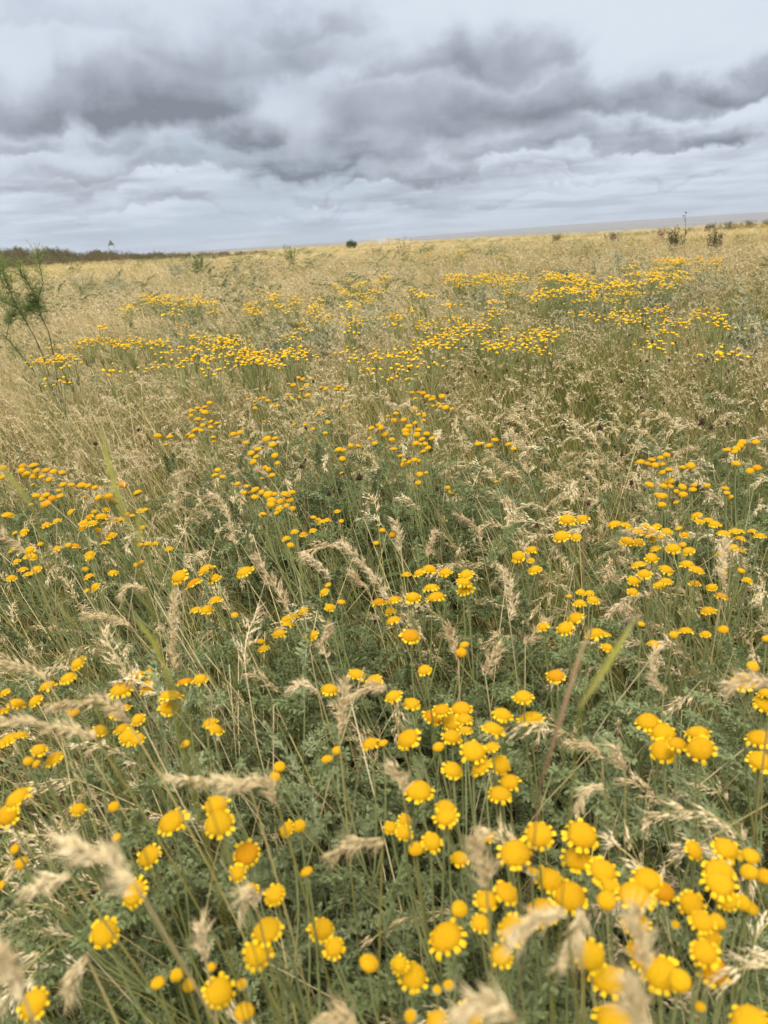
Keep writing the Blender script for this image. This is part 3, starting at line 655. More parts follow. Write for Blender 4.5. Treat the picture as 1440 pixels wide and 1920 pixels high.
HEADS = """
31 1495 52;12 1528 44;146 1516 28;213 1512 24 b;218 1570 20 b;321 1539 58;405 1508 50;410 1542 58;278 1604 48;462 1600 52;445 1637 32;466 1672 42;27 1592 18;39 1618 24;2 1660 16;
250 1673 56;195 1748 56;62 1881 58;296 1842 26;331 1828 24;354 1847 24;396 1813 20 b;411 1858 60;453 1845 28 c;458 1896 36;482 1787 56;500 1742 58;515 1457 25 b;536 1554 32;561 1548 24;575 1634 24;
514 1676 42;603 1741 50;626 1776 40;692 1805 36;732 1551 28;760 1539 28;758 1560 32;780 1591 28;810 1577 40;862 1608 36;785 1481 58;837 1512 42;836 1530 46;914 1568 30;862 1704 30;835 1755 72;748 1808 34;
774 1828 60;820 1855 24 c;841 1846 28 c;769 1905 34 c;817 1911 44;883 1900 50;912 1686 46;950 1672 50;901 1729 38;960 1742 56;940 1790 46;966 1598 66;937 1487 46;1011 1564 56;1091 1564 64;1083 1609 60;
1131 1632 56;1143 1660 34;1137 1688 34;1030 1647 58;1068 1678 68;998 1632 26 c;1013 1708 60;1213 1648 56;1190 1677 70;1243 1670 50;1193 1730 54;1303 1594 38;1363 1590 54;1408 1604 32;1404 1634 30;1433 1642 30;
1348 1631 60;1350 1655 62;1365 1687 40;1392 1692 30;1407 1701 32;1297 1695 50;1318 1727 46;1346 1727 30;1331 1753 44;1322 1785 52;1337 1815 64;1267 1733 24 c;1108 1792 60;1141 1834 74;1193 1779 34;
1205 1800 44;1240 1824 72;1275 1838 40;1313 1887 22 b;1405 1912 76;1152 1910 76;
15 965 22;106 976 18;86 984 20;45 995 16;43 1002 14;28 1000 12;166 969 17;157 980 18;173 980 20;190 968 26;197 978 17;153 990 16;181 993 14;217 975 18;227 974 18;208 1003 20;197 1018 20;106 1028 17;76 1020 12;
128 1022 12;142 1023 20;263 1021 12;277 1020 14;290 1019 16;317 1028 17;168 1038 22;167 1045 17;23 1034 20;55 1031 20;52 1043 18;62 1043 18;31 1052 17;43 1067 20;67 1067 22;52 1076 18;21 1083 20;160 1067 14 b;
166 1080 20;212 1073 20;178 1099 20;162 1108 12;255 1059 8;264 1054 12;335 1080 34;386 1067 34;363 1093 34;399 1084 31;458 1071 36;404 1124 27;388 1142 27;367 1143 25;440 1153 17 b;470 1206 12 b;
145 1243 32;127 1270 34;89 1285 34;8 1298 22;32 1318 34;65 1313 30;6 1333 26;137 1335 23;253 1266 38;283 1260 26;226 1291 44;277 1286 40;347 1278 34;375 1272 29;320 1303 44;316 1326 36;233 1327 26;218 1340 28;
188 1368 30;230 1365 34;258 1348 28;240 1380 36;257 1385 30;393 1354 30;405 1366 30;347 1395 20;37 1378 30;15 1385 34;73 1405 28;100 1422 36;53 1427 18;68 1432 16;2 1397 24;
493 964 14;588 970 11;597 974 13;603 978 16;614 974 13;640 977 10;552 996 16;586 994 16;569 1001 17;536 1009 18;545 1022 15;717 994 12;736 1002 14;705 1018 12;615 1097 13;607 1109 20;640 1129 16;618 1138 20;
568 1145 18;551 1154 22;537 1160 22;540 1170 26;523 1187 27;583 1190 27;489 1203 17;494 1215 22;762 1076 18;788 1073 30;806 1066 28;835 1072 28;874 1076 28;870 1090 30;872 1104 34;808 1101 32;817 1118 37;
774 1119 31;738 1124 30;710 1128 27;732 1144 25;737 1162 30;770 1191 38;870 1209 18;865 1223 20;669 1263 35;701 1277 35;619 1291 35;737 1304 32;772 1318 35;796 1255 28;828 1330 35;865 1327 42;813 1343 40;
847 1353 40;870 1347 34;873 1368 26;848 1380 38;942 1338 40;925 1365 44;764 1383 48;693 1393 34;718 1393 18;631 1407 17;613 1423 22;822 1400 22;888 1407 52;920 1400 34;901 1437 44;940 1433 40;849 1442 40;
524 1437 22;955 1465 40;1064 973 32;1092 972 26;1052 1004 34;1080 1006 20;996 1030 25;972 1042 25;970 1052 18;995 1050 16;1003 1067 27;1152 982 28;1175 985 25;1208 984 20;1230 986 20;1198 995 26;1218 994 32;
1250 996 22;1177 1014 30;1198 1016 20;1240 1005 14;1223 1010 16;1272 991 14;1284 1002 18;1228 1028 22;1262 1027 28;1280 1021 14;1290 1032 25;1222 1045 26;1197 1058 30;1208 1075 27;1188 1088 25;1250 1067 28;
1288 1057 28;1307 1068 30;1235 1097 22;1249 1089 26;1303 1093 22;1187 1109 22;1305 966 24;1312 977 18;1328 975 22;1340 982 24;1358 1000 28;1378 995 20;1388 996 20;1410 995 18;1425 1004 24;1387 1009 24;
1375 1025 20;1390 1032 18;1353 1037 20;1355 1070 18;1390 1070 14;1402 1087 20;1335 1100 20;1353 1117 26;1328 1144 28;1090 1110 20;1105 1111 18;1067 1118 12;1087 1130 26;1113 1124 24;1076 1158 36;1059 1177 34;
1017 1174 22;1115 1187 40;1137 1190 20;1139 1213 24;1203 1170 13;1226 1206 22;1263 1190 16;1285 1182 30;1323 1188 20;1356 1180 19;1437 1197 16;1042 1266 37;981 1305 38;995 1345 48;1412 1249 22;1396 1277 50;
1435 1298 30;1436 1320 46;1214 1351 46;1243 1372 50;1308 1372 46;1270 1393 40;1243 1405 52;1313 1402 54;1423 1382 48;1425 1425 46;
393 755 11;370 765 10;384 763 10;358 770 10;380 770 12;385 773 14;358 779 9;371 786 14;382 787 8;380 797 10;395 791 11;407 794 12;395 801 11;353 815 9;360 818 14;367 806 15;377 807 10;400 820 11;401 827 9;
296 817 15;318 819 13;312 833 8;437 814 14;449 811 13;461 830 13;471 849 14;474 867 13;408 881 12;403 891 14;418 894 12;445 907 12;463 912 13;5 877 15;4 895 12;42 874 14;63 873 18;40 882 14;49 889 16;68 883 14;
86 882 16;65 893 17;78 894 13;100 884 14;116 887 16;92 899 13;61 909 9;118 909 15;134 909 12;153 910 18;165 911 13;178 914 13;230 908 17;258 924 18;68 929 15;86 928 15;113 930 14;98 934 16;79 935 12;110 920 11;
86 945 20;58 946 10;184 933 15;203 930 17;213 941 20;198 955 15;177 959 12;192 967 20;132 959 17;158 932 6;20 963 12;12 967 12;263 957 16;272 955 14;248 967 12;238 964 9;267 989 12;
560 708 9;568 711 9;582 709 9;542 720 8;550 722 11;575 722 12;565 731 11;540 740 11;548 748 8;562 745 7;577 741 12;602 727 10;611 729 10;630 730 10;635 725 10;642 730 9;465 749 9;478 753 8;487 748 8;494 746 8;
503 751 9;478 765 9;513 763 9;520 761 9;598 774 9;607 768 9;645 762 8;615 792 10;572 797 10;551 796 8;587 804 9;610 812 10;495 790 6;500 823 17;516 822 13;511 834 16;484 842 14;471 850 15;480 857 13;515 854 14;
475 866 13;520 868 11;497 876 10;503 880 11;510 891 13;492 897 9;457 924 13;467 923 11;478 918 16;490 923 13;478 932 15;502 927 18;513 927 16;510 938 18;527 940 16;536 927 20;547 923 15;543 937 15;508 946 17;
523 953 16;518 962 10;537 948 10;549 953 11;494 964 13;632 958 13;773 736 10;785 735 9;793 737 12;801 743 12;813 744 10;829 743 13;779 747 8;810 749 14;812 761 7;823 757 9;826 762 9;835 764 13;847 767 10;
778 766 9;773 773 7;785 777 9;795 776 8;795 780 8;795 788 8;743 775 11;727 780 8;739 788 12;757 787 12;778 793 9;696 803 13;710 797 11;714 802 12;721 814 14;693 822 10;703 831 11;735 824 13;738 842 13;
658 835 11;672 836 11;635 843 15;644 844 11;642 860 13;767 799 14;762 807 18;762 814 14;784 806 13;782 815 13;800 813 13;791 824 14;810 822 13;779 831 13;798 832 11;802 840 13;794 847 14;788 833 10;
751 855 11;757 863 10;757 871 13;767 866 11;777 862 13;784 864 12;787 889 13;799 886 8;784 905 12;839 914 10;847 923 13;857 928 8;640 887 8;
896 832 13;917 835 13;928 825 14;953 833 13;963 841 12;930 903 8;1201 866 15;1215 870 15;1222 862 14;1238 858 12;1250 853 14;1228 872 14;1241 870 13;1254 881 16;1241 886 14;1280 876 12;1295 873 17;
1255 902 18;1218 909 18;1244 911 14;1257 912 14;1241 930 20;1241 946 16;1232 927 12;1280 913 16;1269 921 12;1281 927 16;1299 918 15;1302 909 12;1268 942 12;1326 910 12;1360 916 15;1363 924 12;1369 932 12;
1417 829 16;1392 829 15;1381 841 15;1388 835 14;1363 844 15;1377 847 12;1381 869 16;1406 883 15;1420 877 17
"""
heads = []
for tok in HEADS.replace('\n', '').split(';'):
    q = tok.split()
    if len(q) < 3: continue
    heads.append((float(q[0]), float(q[1]), float(q[2]), q[3] if len(q) > 3 else ''))
def canopy(px, py):
    return .44 + .025*math.sin(px*.031+py*.017)
H = []
for (px, py, w, k) in heads:
    z = canopy(px, py) + rng.normal(0, .008)
    p = at_z(px, py, z); dist = np.linalg.norm(p-np.array([0, 0, EYE])); depth = (p-np.array([0, 0, EYE])) @ f_
    rad = np.clip(w*depth/F*.5*1.10, .0038, .0170)
    if py > 1400: rad = min(rad, .014)
    H.append(dict(px=px, py=py, p=p, r=rad, k=k, d=dist))
# group heads into plants: those nearest each other share a stalk
n = len(H); par = list(range(n)); size = [1]*n
def find(i):
    while par[i] != i: i = par[i]
    return i
Pm_ = np.array([h['p'] for h in H]); pairs = []
for i in range(n):
    dd = np.linalg.norm(Pm_[i+1:]-Pm_[i], axis=1)
    for j in np.nonzero(dd < .075)[0]: pairs.append((dd[j], i, i+1+int(j)))
pairs.sort()
for d_, i, j in pairs:
    a, b = find(i), find(j)
    if a != b and size[a]+size[b] <= 7: par[b] = a; size[a] += size[b]
groups = {}
for i in range(n): groups.setdefault(find(i), []).append(i)
leafmesh = []
for v in range(4):
    B = MB(); feather(B, (0, 0, 0), .065, nrm([1, 0, .7]), .5, np.array([1.0, 0, 0]), .010, 14, 0, 4, .0042); leafmesh.append(B.mesh('stem_leaf', [M_fol]))
ALL = []        # every labelled individual: (object, px, py, base description)
def bez(a, b, c, n_):
    return [a*(1-t_)**2+b*2*t_*(1-t_)+c*t_*t_ for t_ in np.linspace(0, 1, n_)]
def flower_plant(hs):
    P = np.array([h['p'] for h in hs]); cen = P.mean(0); px = np.mean([h['px'] for h in hs]); py = np.mean([h['py'] for h in hs]); d = hs[0]['d']
    lean = np.clip(.34-.26*px/1440, .04, .36)*cen[2]
    base = np.array([cen[0]+lean*rng.uniform(.5, 1.3), cen[1]+rng.normal(0, .03), 0]); base[2] = float(gz(base[0], base[1]))-.01
    t_ = bpy.data.objects.new('yellow_flower', None); C.objects.link(t_); t_.location = base; t_.empty_display_size = .05
    near = d < 2.2; S = MB(); k = 5 if d < 1.5 else 4 if d < 2.5 else 3
    r0s = .00115*(1 if near else 1.2); fork = cen-np.array([0, 0, .075+.03*len(hs)**.5])+(base-cen)*np.array([.22, .22, 0])
    L = lambda p: np.asarray(p)-base
    mid = (base+fork)/2+np.array([(base[0]-cen[0])*.22, 0, .02]); main = bez(base, mid, fork, 8 if near else 5)
    rr = rng.random()
    S.tube([L(p) for p in main], np.linspace(r0s*1.35, r0s, len(main)), k, 0, (0, 0, rr), cap=False)
    for h in hs:
        hp = h['p']; axis = nrm(np.array([rng.normal(-.12 if px < 500 else -.03, .22), rng.normal(-.05, .22), 1.0]))
        if h['py'] > 1400: axis = nrm(axis+np.array([0, -.18, 0]))
        h['axis'] = axis; foot = hp-axis*h['r']*.35; s0 = main[-1-(int(rng.integers(0, 2)))]
        pts = bez(s0, (s0*.45+foot*.55)-axis*.02+(foot-s0)*np.array([.3, .3, 0]), foot, 7 if near else 4)
        S.tube([L(p) for p in pts], np.linspace(r0s*.95, r0s*.62, len(pts)), k, 0, (0, 0, rr), cap=False)
    link('stem', S.mesh('flower_stem', [M_stem], near), t_)
    for h in hs:
        typ = {'b': 'bud', 'c': 'cream'}.get(h['k']) or ('ray' if (h['py'] > 950) else 'button')
        if typ == 'ray' and h['r'] < .0062: typ = 'button'
        dm, pm = HM[typ][int(rng.integers(len(HM[typ])))]
        o = link({'bud': 'bud', 'cream': 'bud'}.get(typ, 'flower_head'), dm, t_)
        o.rotation_euler = (Vector(h['axis']).to_track_quat('Z', 'Y') @ Euler((0, 0, rng.uniform(0, 6.28))).to_quaternion()).to_euler()
        o.location = Vector(L(h['p'])-h['axis']*h['r']*.12); o.scale = (h['r'],)*3
        if pm is not None: q = link('petals', pm, o)
    if d < 1.6:
        for j in range(int(rng.integers(3, 6))):
            q = rng.uniform(.25, .95)*7; a = int(min(q, 6)); p = main[a]+(main[a+1]-main[a])*(q-a) if near else main[1]
            o = link('leaf', leafmesh[j % 4], t_); o.location = Vector(L(p)); o.rotation_euler = (rng.normal(0, .3), rng.normal(0, .3), rng.uniform(0, 6.28)); o.scale = (rng.uniform(.6, 1.0),)*3
    nb = sum(1 for h in hs if h['k'])
    ALL.append(dict(o=t_, px=px, py=py, n=len(hs), nb=nb, cat='flower', d=d))
    t_['category'] = 'flower'; t_['group'] = 'yellow button flowers across the meadow'
order = sorted(groups.values(), key=lambda g_: -H[g_[0]]['py'])
for g_ in order: flower_plant([H[i] for i in g_])
n_near = len(groups)

# farther flower patches: centre x, y, half width, half height (px), plants
PATCH = [(325,560,52,14,24),(385,572,24,9,7),(245,592,12,8,3),(190,632,22,9,7),(240,637,24,11,7),(285,640,12,6,3),(100,672,18,6,3),(140,662,20,8,4),(200,688,6,3,1),(122,712,5,3,1),(125,640,5,5,1),
 (345,602,8,4,1),(352,613,8,4,1),(400,632,50,9,9),(365,648,16,6,3),(430,636,25,11,7),(470,655,20,9,5),(378,670,10,7,3),(402,661,5,4,1),(428,688,6,4,1),(332,684,7,6,2),
 (495,573,32,7,9),(522,561,24,6,6),(575,566,25,8,7),(605,572,12,5,3),(650,541,28,7,7),(695,545,13,11,6),(730,532,20,4,3),(860,525,28,5,7),(905,526,15,6,6),(940,525,14,5,6),
 (665,584,12,5,3),(620,596,16,5,3),(587,606,10,8,3),(700,592,14,6,3),(660,606,14,5,2),(755,593,14,6,4),(810,605,12,6,3),(780,565,20,8,4),(850,572,15,5,2),
 (478,657,20,7,4),(508,668,18,9,6),(555,661,13,11,7),(535,630,8,4,1),(825,641,20,8,5),(780,657,13,6,4),(710,660,16,6,3),(660,656,6,3,1),(790,680,9,5,2),(850,620,25,8,5),(940,645,15,8,3),(725,688,6,3,1),(750,705,8,3,1),
 (895,524,30,7,8),(970,532,20,9,8),(1040,521,20,6,6),(1075,527,38,11,14),(1120,532,34,11,12),(1165,547,33,9,12),(1030,559,20,6,4),(1085,556,15,5,4),(1185,496,14,4,3),(1210,511,28,9,9),(1255,502,28,10,11),
 (1290,492,33,8,11),(1330,500,28,7,8),(1240,532,18,9,7),(1280,516,14,7,4),(1352,496,14,4,3),(940,581,25,10,5),(1035,618,17,9,7),(1005,630,10,5,2),(925,610,20,5,3),(950,640,20,6,3),(837,628,20,8,4),
 (1165,590,11,9,4),(1210,588,17,8,3),(1250,577,14,8,3),(1270,600,14,6,3),(1340,582,19,5,5),(1350,607,9,4,2),(1255,620,11,8,2),(1225,640,7,3,2),(1400,650,14,6,2),(1125,580,14,8,2),(1000,655,7,4,1),(880,600,20,8,3),
 (790,480,28,4,8),(860,476,28,5,10),(950,478,20,4,5),(1195,449,14,3,5),(1430,432,14,8,8),(100,505,40,6,4),(30,510,30,8,5),(320,492,20,3,4)]
far = []
for (cx_, cy_, a, b, k) in PATCH:
    for i in range(round(k*1.3) if cy_ < 560 else k):
        q = rng.uniform(0, 6.28); s_ = math.sqrt(rng.random()); px, py = cx_+a*1.2*s_*math.cos(q), cy_+b*1.15*s_*math.sin(q)
        z = .46
        for it in range(3): p = at_z(px, py, z); z = .46+float(gz(p[0], p[1]))
        if p[1] < 0 or p[1] > 200: continue
        far.append((float(np.hypot(p[0], p[1])), px, py, p))
far.sort(key=lambda f: f[0])
lowm = [MB() for _ in range(6)]
FARV = []
for v in range(6):       # six plant shapes; stem and heads are separate parts sharing data
    nh = int(rng.integers(6, 12)); offs = [np.array([*rng.uniform(-.055, .055, 2), rng.normal(0, .008)]) for _ in range(nh)]
    S = MB(); P = curve_pts((0, 0, 0), .36, np.array([-1.0, 0, 0]), .02, .2, 4); S.tube(P, [.0022, .002, .0018, .0015], 3, 0, (0, 0, .5), cap=False)
    for o_ in offs: S.tube([P[-1]-np.array([0, 0, .03]), np.array([P[-1][0]+o_[0], o_[1], .45+o_[2]])], [.0014, .001], 3, 0, (0, 0, .5), cap=False)
    hb = [(np.array([P[-1][0]+o_[0], o_[1], .452+o_[2]]), rng.uniform(.0060, .0085)) for o_ in offs]
    FARV.append((S.mesh('far_stem', [M_stem]), hb))
M_far = leafy('small_head', lambda N: N.mix(irand(N), (.95, .60, .012), (.93, .50, .010)), .6, .2, .2)
LOWH = lowhead(0, None).mesh('small_head', [M_far, M_calyx], True)
n_ind = max(0, 298-n_near)
for (d, px, py, p) in far[:n_ind]:
    v = int(rng.integers(6)); sm, hb = FARV[v]; rz = rng.normal(0, .5)
    t_ = bpy.data.objects.new('yellow_flower', None); C.objects.link(t_); t_.location = (p[0], p[1], float(gz(p[0], p[1]))); t_.empty_display_size = .05
    t_.rotation_euler = (rng.normal(0, .08), rng.normal(0, .08), rz)
    link('stem', sm, t_)
    for (hp, r) in hb:
        o = link('flower_head', LOWH, t_); o.location = Vector(hp); o.scale = (r,)*3; o.rotation_euler = (rng.normal(0, .2), rng.normal(0, .2), 0)
    t_['category'] = 'flower'; t_['group'] = 'yellow button flowers across the meadow'
    ALL.append(dict(o=t_, px=px, py=py, n=len(hb), nb=0, cat='flower', d=d))
rest = far[n_ind:]
for v in range(5):
    B = MB(); sm, hb = FARV[v]; base_ = lowhead(0, None)
    for (hp, r) in hb:
        i0 = len(B.v)
        for q, c in zip(base_.v, base_.c): B.vert(np.array(q)*r*1.15+hp, c)
        for fa, mi in zip(base_.f, base_.m): B.face([x+i0 for x in fa], mi)
    S0 = sm; i0 = len(B.v)
    for vv in S0.vertices: B.vert(vv.co, (0, 0, .5))
    for pp in S0.polygons: B.face([x+i0 for x in pp.vertices], 2)
    proto('farflower', B.mesh('far_flower', [M_far, M_calyx, M_stem]))
if rest:
    P = np.array([[p[0], p[1], float(gz(p[0], p[1]))] for (_, _, _, p) in rest]); nr_ = len(P)
    s_ = rng.uniform(.9, 1.15, nr_)
    gn_object('distant_flowers', [scatter('farflower', 'farflower', P, rng.uniform(-.6, .6, nr_), rng.normal(0, .05, (nr_, 2)), np.stack([s_]*3, 1), None)],
              'distant yellow flowers forming thin bands of colour near the horizon')
print('plants near', n_near, 'far', len(far), 'heads', n)

# ---------------------------------------------------------------- individual grass stalks with large plumes
GR = 'large seed plumes standing clear of the grass'
def depth_pt(px, py, depth):
    return ray(px, py)*depth + np.array([0, 0, EYE])
def hero(pts, z, wpx, lean=.10):
    root = at_z(pts[0][0], pts[0][1], z); dep = (root-np.array([0, 0, EYE])) @ f_
    Q = [depth_pt(x, y, dep) for x, y in pts]
    if len(Q) == 3: Q = bez(Q[0], 2*Q[1]-.5*Q[0]-.5*Q[2], Q[2], 10)
    t_ = bpy.data.objects.new('grass_stalk', None); C.objects.link(t_); t_.empty_display_size = .05
    base = np.array([Q[0][0]+lean*rng.uniform(.7, 1.3), Q[0][1]+rng.uniform(-.02, .06), -.01]); t_.location = base
    B = MB(); T0 = nrm(Q[0]-Q[1]); mid = np.array([(Q[0][0]*.55+base[0]*.45)+lean*.1, (Q[0][1]+base[1])/2, z*.62])
    stalk = bez(base, mid, Q[0], 12); r = rng.random()
    B.tube([p-base for p in stalk], np.linspace(.0011, .0006, 12), 5, 0, (.35, 0, r), (.85, 1, r), cap=False)
    for k in range(2):
        i = int(rng.integers(1, 5)); blade(B, stalk[i]-base, rng.uniform(.10, .2), .0026, rdir(wind(), .8), rng.uniform(.2, .6), rng.uniform(.4, 1.4), rng.uniform(.4, .9), 7)
    link('stem', B.mesh('stalk', [M_blade], True), t_)
    S = MB(); k = len(Q)-1; near_ = dep < .75; Lp = sum(np.linalg.norm(Q[i+1]-Q[i]) for i in range(k)); fl = wpx*dep/F*(.30 if pts[1][1] > 1560 else .36)
    S.tube([p-base for p in Q], [.0005]*(k+1), 4, 0, (.8, 1, .5), cap=False)
    nsp = int(np.clip(60+Lp*2200, 96, 300)); rr = rng.random()
    for i in range(nsp):
        tt = (i+.5)/nsp; q = tt*k; a = int(min(q, k-1)); p = Q[a]+(Q[a+1]-Q[a])*(q-a)-base; T = nrm(Q[a+1]-Q[a])
        if i % 8 == 0:
            p0_ = p; rad = nrm(np.cross(T, rng.normal(size=3))-UP*.3); sh = math.sin(math.pi*min(1, tt*.8+.14))**.7; bl = fl*sh*rng.uniform(.35, 1.8); bd = nrm(T*rng.uniform(.5, 1.1)+rad*.8)
        p = p0_; c = p+bd*bl*((i % 8+.6)/8)+rng.normal(size=3)*.001; d_ = nrm(T+rad*.5+rng.normal(size=3)*.2-UP*.1); cc = (.9, 1, min(1, .2*rr+rng.uniform(0, .4)))
        if i % 8 == 7: S.tube([p, c], [.00022, .00012], 3, 0, cc, cap=False)
        S.spindle(c, d_, .0062*rng.uniform(.8, 1.25), .0014*rng.uniform(.8, 1.3), 1, cc)
        e_ = c+d_*.0055; s_ = nrm(np.cross(d_, rng.normal(size=3)))*.0002; S.face([S.vert(e_-s_, cc), S.vert(e_+s_, cc), S.vert(e_+d_*.006+rad*.002, cc)], 1)
    link('seed_plume', S.mesh('seed_plume', [M_blade, M_seed]), t_)
    t_['category'] = 'grass stalk'; t_['group'] = GR
    ALL.append(dict(o=t_, px=pts[-1][0], py=pts[1][1], n=0, nb=0, cat='grass', d=dep, fluffy=wpx))
HEROES = [
 ([(245,1172),(205,1158),(160,1152)],.50,12,.12),([(255,1660),(190,1605),(115,1580)],.62,46,.10),([(245,1360),(190,1318),(90,1322)],.55,26,.12),([(85,1272),(45,1252),(-10,1243)],.52,18,.12),
 ([(180,1385),(95,1362),(-10,1350)],.56,28,.12),([(718,1577),(668,1580),(620,1606)],.50,14,-.03),([(470,1482),(400,1462),(318,1462)],.52,12,.06),([(520,1508),(488,1466),(420,1482)],.53,22,.05),
 ([(1132,1473),(1098,1483),(1082,1525)],.42,16,.08),([(1085,1700),(1077,1760),(1055,1815)],.55,32,.03),([(1062,1712),(1010,1722),(965,1760)],.58,24,.05),([(1208,1810),(1200,1760),(1188,1712)],.56,18,.02),
 ([(1225,1925),(1198,1890),(1190,1850)],.60,50,.02),([(965,1908),(905,1880),(868,1902)],.60,36,.04),([(675,1930),(645,1908),(612,1905)],.50,18,.04),([(45,1870),(18,1830),(-8,1790)],.60,30,.04),
 ([(912,1665),(906,1615),(893,1580)],.55,20,.02),([(545,1150),(510,1090),(482,1045)],.46,34,.10),([(625,1090),(600,1058),(573,1040)],.44,20,.08),([(728,1122),(685,1062),(636,1016)],.45,18,.09),
 ([(692,1108),(672,1085),(656,1074)],.42,9,.08),([(752,1034),(747,1002),(738,974)],.44,18,.02),([(803,1042),(808,1015),(818,998)],.43,9,.0),([(910,1268),(922,1235),(936,1210)],.40,30,.03),
 ([(900,1015),(888,983),(856,966)],.44,9,.06),([(612,1235),(606,1198),(616,1172)],.44,15,.05),([(755,1486),(748,1462),(736,1436)],.50,15,.03),([(598,1298),(568,1283),(543,1294)],.45,15,.06),
 ([(724,1292),(692,1288),(658,1306)],.46,17,.05),([(636,1378),(641,1325),(649,1278)],.48,14,.0),([(278,1104),(245,1100),(228,1122)],.47,15,.05),([(1128,1418),(1100,1398),(1063,1394)],.42,7,.05),
 ([(48,1036),(20,1010),(-8,995)],.55,18,.06),([(1448,1290),(1405,1276),(1362,1284)],.56,20,.02),([(1358,1092),(1356,1055),(1362,1012)],.50,13,.0),([(1172,1442),(1162,1422),(1153,1404)],.44,9,.02),
 ([(330,1255),(322,1180),(330,1110)],.46,10,.02),([(955,1160),(960,1110),(935,1060)],.43,16,.03),([(1245,1300),(1225,1255),(1232,1215)],.44,14,.0),([(985,1210),(1010,1180),(1020,1165)],.42,18,.0),
 ([(440,1020),(425,960),(395,925)],.46,14,.08),([(330,960),(335,915),(352,880)],.46,18,.08),([(860,1240),(850,1200),(842,1180)],.43,16,.0),([(130,1640),(90,1650),(48,1670)],.52,14,.1),
 ([(160,1790),(140,1830),(128,1870)],.50,14,.05),([(385,1800),(382,1765),(376,1738)],.46,10,.0),([(480,1700),(470,1670),(448,1712)],.50,14,.03)]
for a in HEROES: hero(*a)

# broad blades and stalks close to the camera
def b_wide(N):
    return ramp(N, tone(N)[1], [(0, (.30, .27, .07)), (.6, (.36, .36, .06)), (1, (.42, .36, .14))])
M_wide = leafy('wide_blade', b_wide, .5, .35, .3)
def near_blade(pts, wpx, depth, m, label, name, cat, foot):
    Q = [depth_pt(x, y, depth) for x, y in pts][::-1]; wpx = wpx*.72; base = np.array([Q[0][0]+foot, Q[0][1]+.03, -.01])
    low = bez(base, np.array([(base[0]+Q[0][0])/2, Q[0][1]+.02, Q[0][2]*.55]), Q[0], 9)[:-1]; P = low+Q; n_ = len(P)
    # smooth the upper part
    Ws = [.0016]*len(low)+[wpx*depth/F*s_ for s_ in np.interp(np.linspace(0, 1, len(Q)), [0, .35, .8, 1], [.45, 1.0, .8, .12])]
    B = MB(); t_ = bpy.data.objects.new(name, None); C.objects.link(t_); t_.location = base
    B.tube([p-base for p in P[:len(low)+1]], [.00035]*len(low)+[.0005], 5, 0, (0, 0, .5), (0, .2, .5), cap=False)
    link('stem', B.mesh('near_stem', [m], True), t_)
    B = MB(); U = [p-base for p in P[len(low):]]; k = len(U)
    for sgn in (-1, 1):     # a shallow keel: two halves meeting at the midrib
        prev = None
        for i in range(k):
            w = Ws[len(low)+i]*.5; a = B.vert(U[i]+np.array([0, .0012*min(1, w*300), 0]), (0, i/(k-1), .5)); b = B.vert(U[i]+r_*sgn*w, (0, i/(k-1), .5))
            if prev: B.face((prev[0], prev[1], b, a), 0)
            prev = (a, b)
    link('blade', B.mesh('near_blade', [m], True), t_)
    t_['label'] = label; t_['category'] = cat
def dense(pts, k=9):
    a = [np.array(p, float) for p in pts]; ts = np.linspace(0, len(a)-1, k); out = []
    for t_ in ts: i = int(min(t_, len(a)-2)); out.append(tuple(a[i]+(a[i+1]-a[i])*(t_-i)))
    return out
near_blade(dense([(1193,1156),(1145,1235),(1088,1325)]), 24, .30, M_wide, 'blurred yellow-green blade slanting up right beside a brown stalk', 'broad_grass', 'grass', -.02)
near_blade(dense([(1112,1168),(1086,1230),(1062,1310),(1035,1400),(1012,1475)]), 13, .33, M_brown, 'blurred stalk fading from red-brown to pale tan, crossing a yellow-green blade', 'dry_stalk', 'dry stalk', -.03)
near_blade(dense([(188,782),(200,860),(224,940),(246,1000)]), 15, .28, M_wide, 'long blurred yellow-green blade rising highest over the tan grass', 'broad_grass', 'grass', .03)
near_blade(dense([(258,950),(262,990),(258,1040)]), 11, .30, M_wide, 'short blurred green blade tip among a dense cluster of yellow heads', 'broad_grass', 'grass', .02)
near_blade(dense([(248,1150),(286,1200),(322,1280)]), 15, .30, M_wide, 'blurred yellow-green blade sloping down to the right beside an arched plume', 'broad_grass', 'grass', .06)
near_blade(dense([(-14,860),(28,905),(60,950)]), 14, .29, M_wide, 'faint blurred blade at the picture edge above a row of yellow heads', 'broad_grass', 'grass', .05)

# ---------------------------------------------------------------- dark dried seed heads
DH = [(178,823),(553,863),(566,866),(693,879),(571,800),(587,711),(735,747),(613,912),(833,906),(855,722),(842,732),(367,682),(258,802),(982,760),(963,788),(1067,800),(1127,728),(1136,797),(1165,788),(1216,745),
      (1237,751),(1335,786),(1329,800),(1387,796),(1156,826),(1167,844),(1086,937),(1007,963),(1104,897),(1184,898),(430,602),(225,608),(442,632),(1023,628),(1262,640),(1160,712),(1255,672),(1370,628),(1306,615),(940,690)]
for i in range(34): DH.append((float(rng.uniform(680, 1440)), float(rng.uniform(520, 760))))
SV = []
for v in range(4):
    B = MB(); hn = 26
    for i in range(hn):
        a = rng.uniform(0, 6.28); ph = rng.uniform(0, 1.9); d_ = np.array([math.sin(ph)*math.cos(a), math.sin(ph)*math.sin(a), math.cos(ph)]); B.spindle(d_*.15, d_, 1.0*rng.uniform(.6, 1.05), .5, 0, (0, 0, rng.random()), 4)
    SV.append(B.mesh('dark_head', [M_darkhead]))
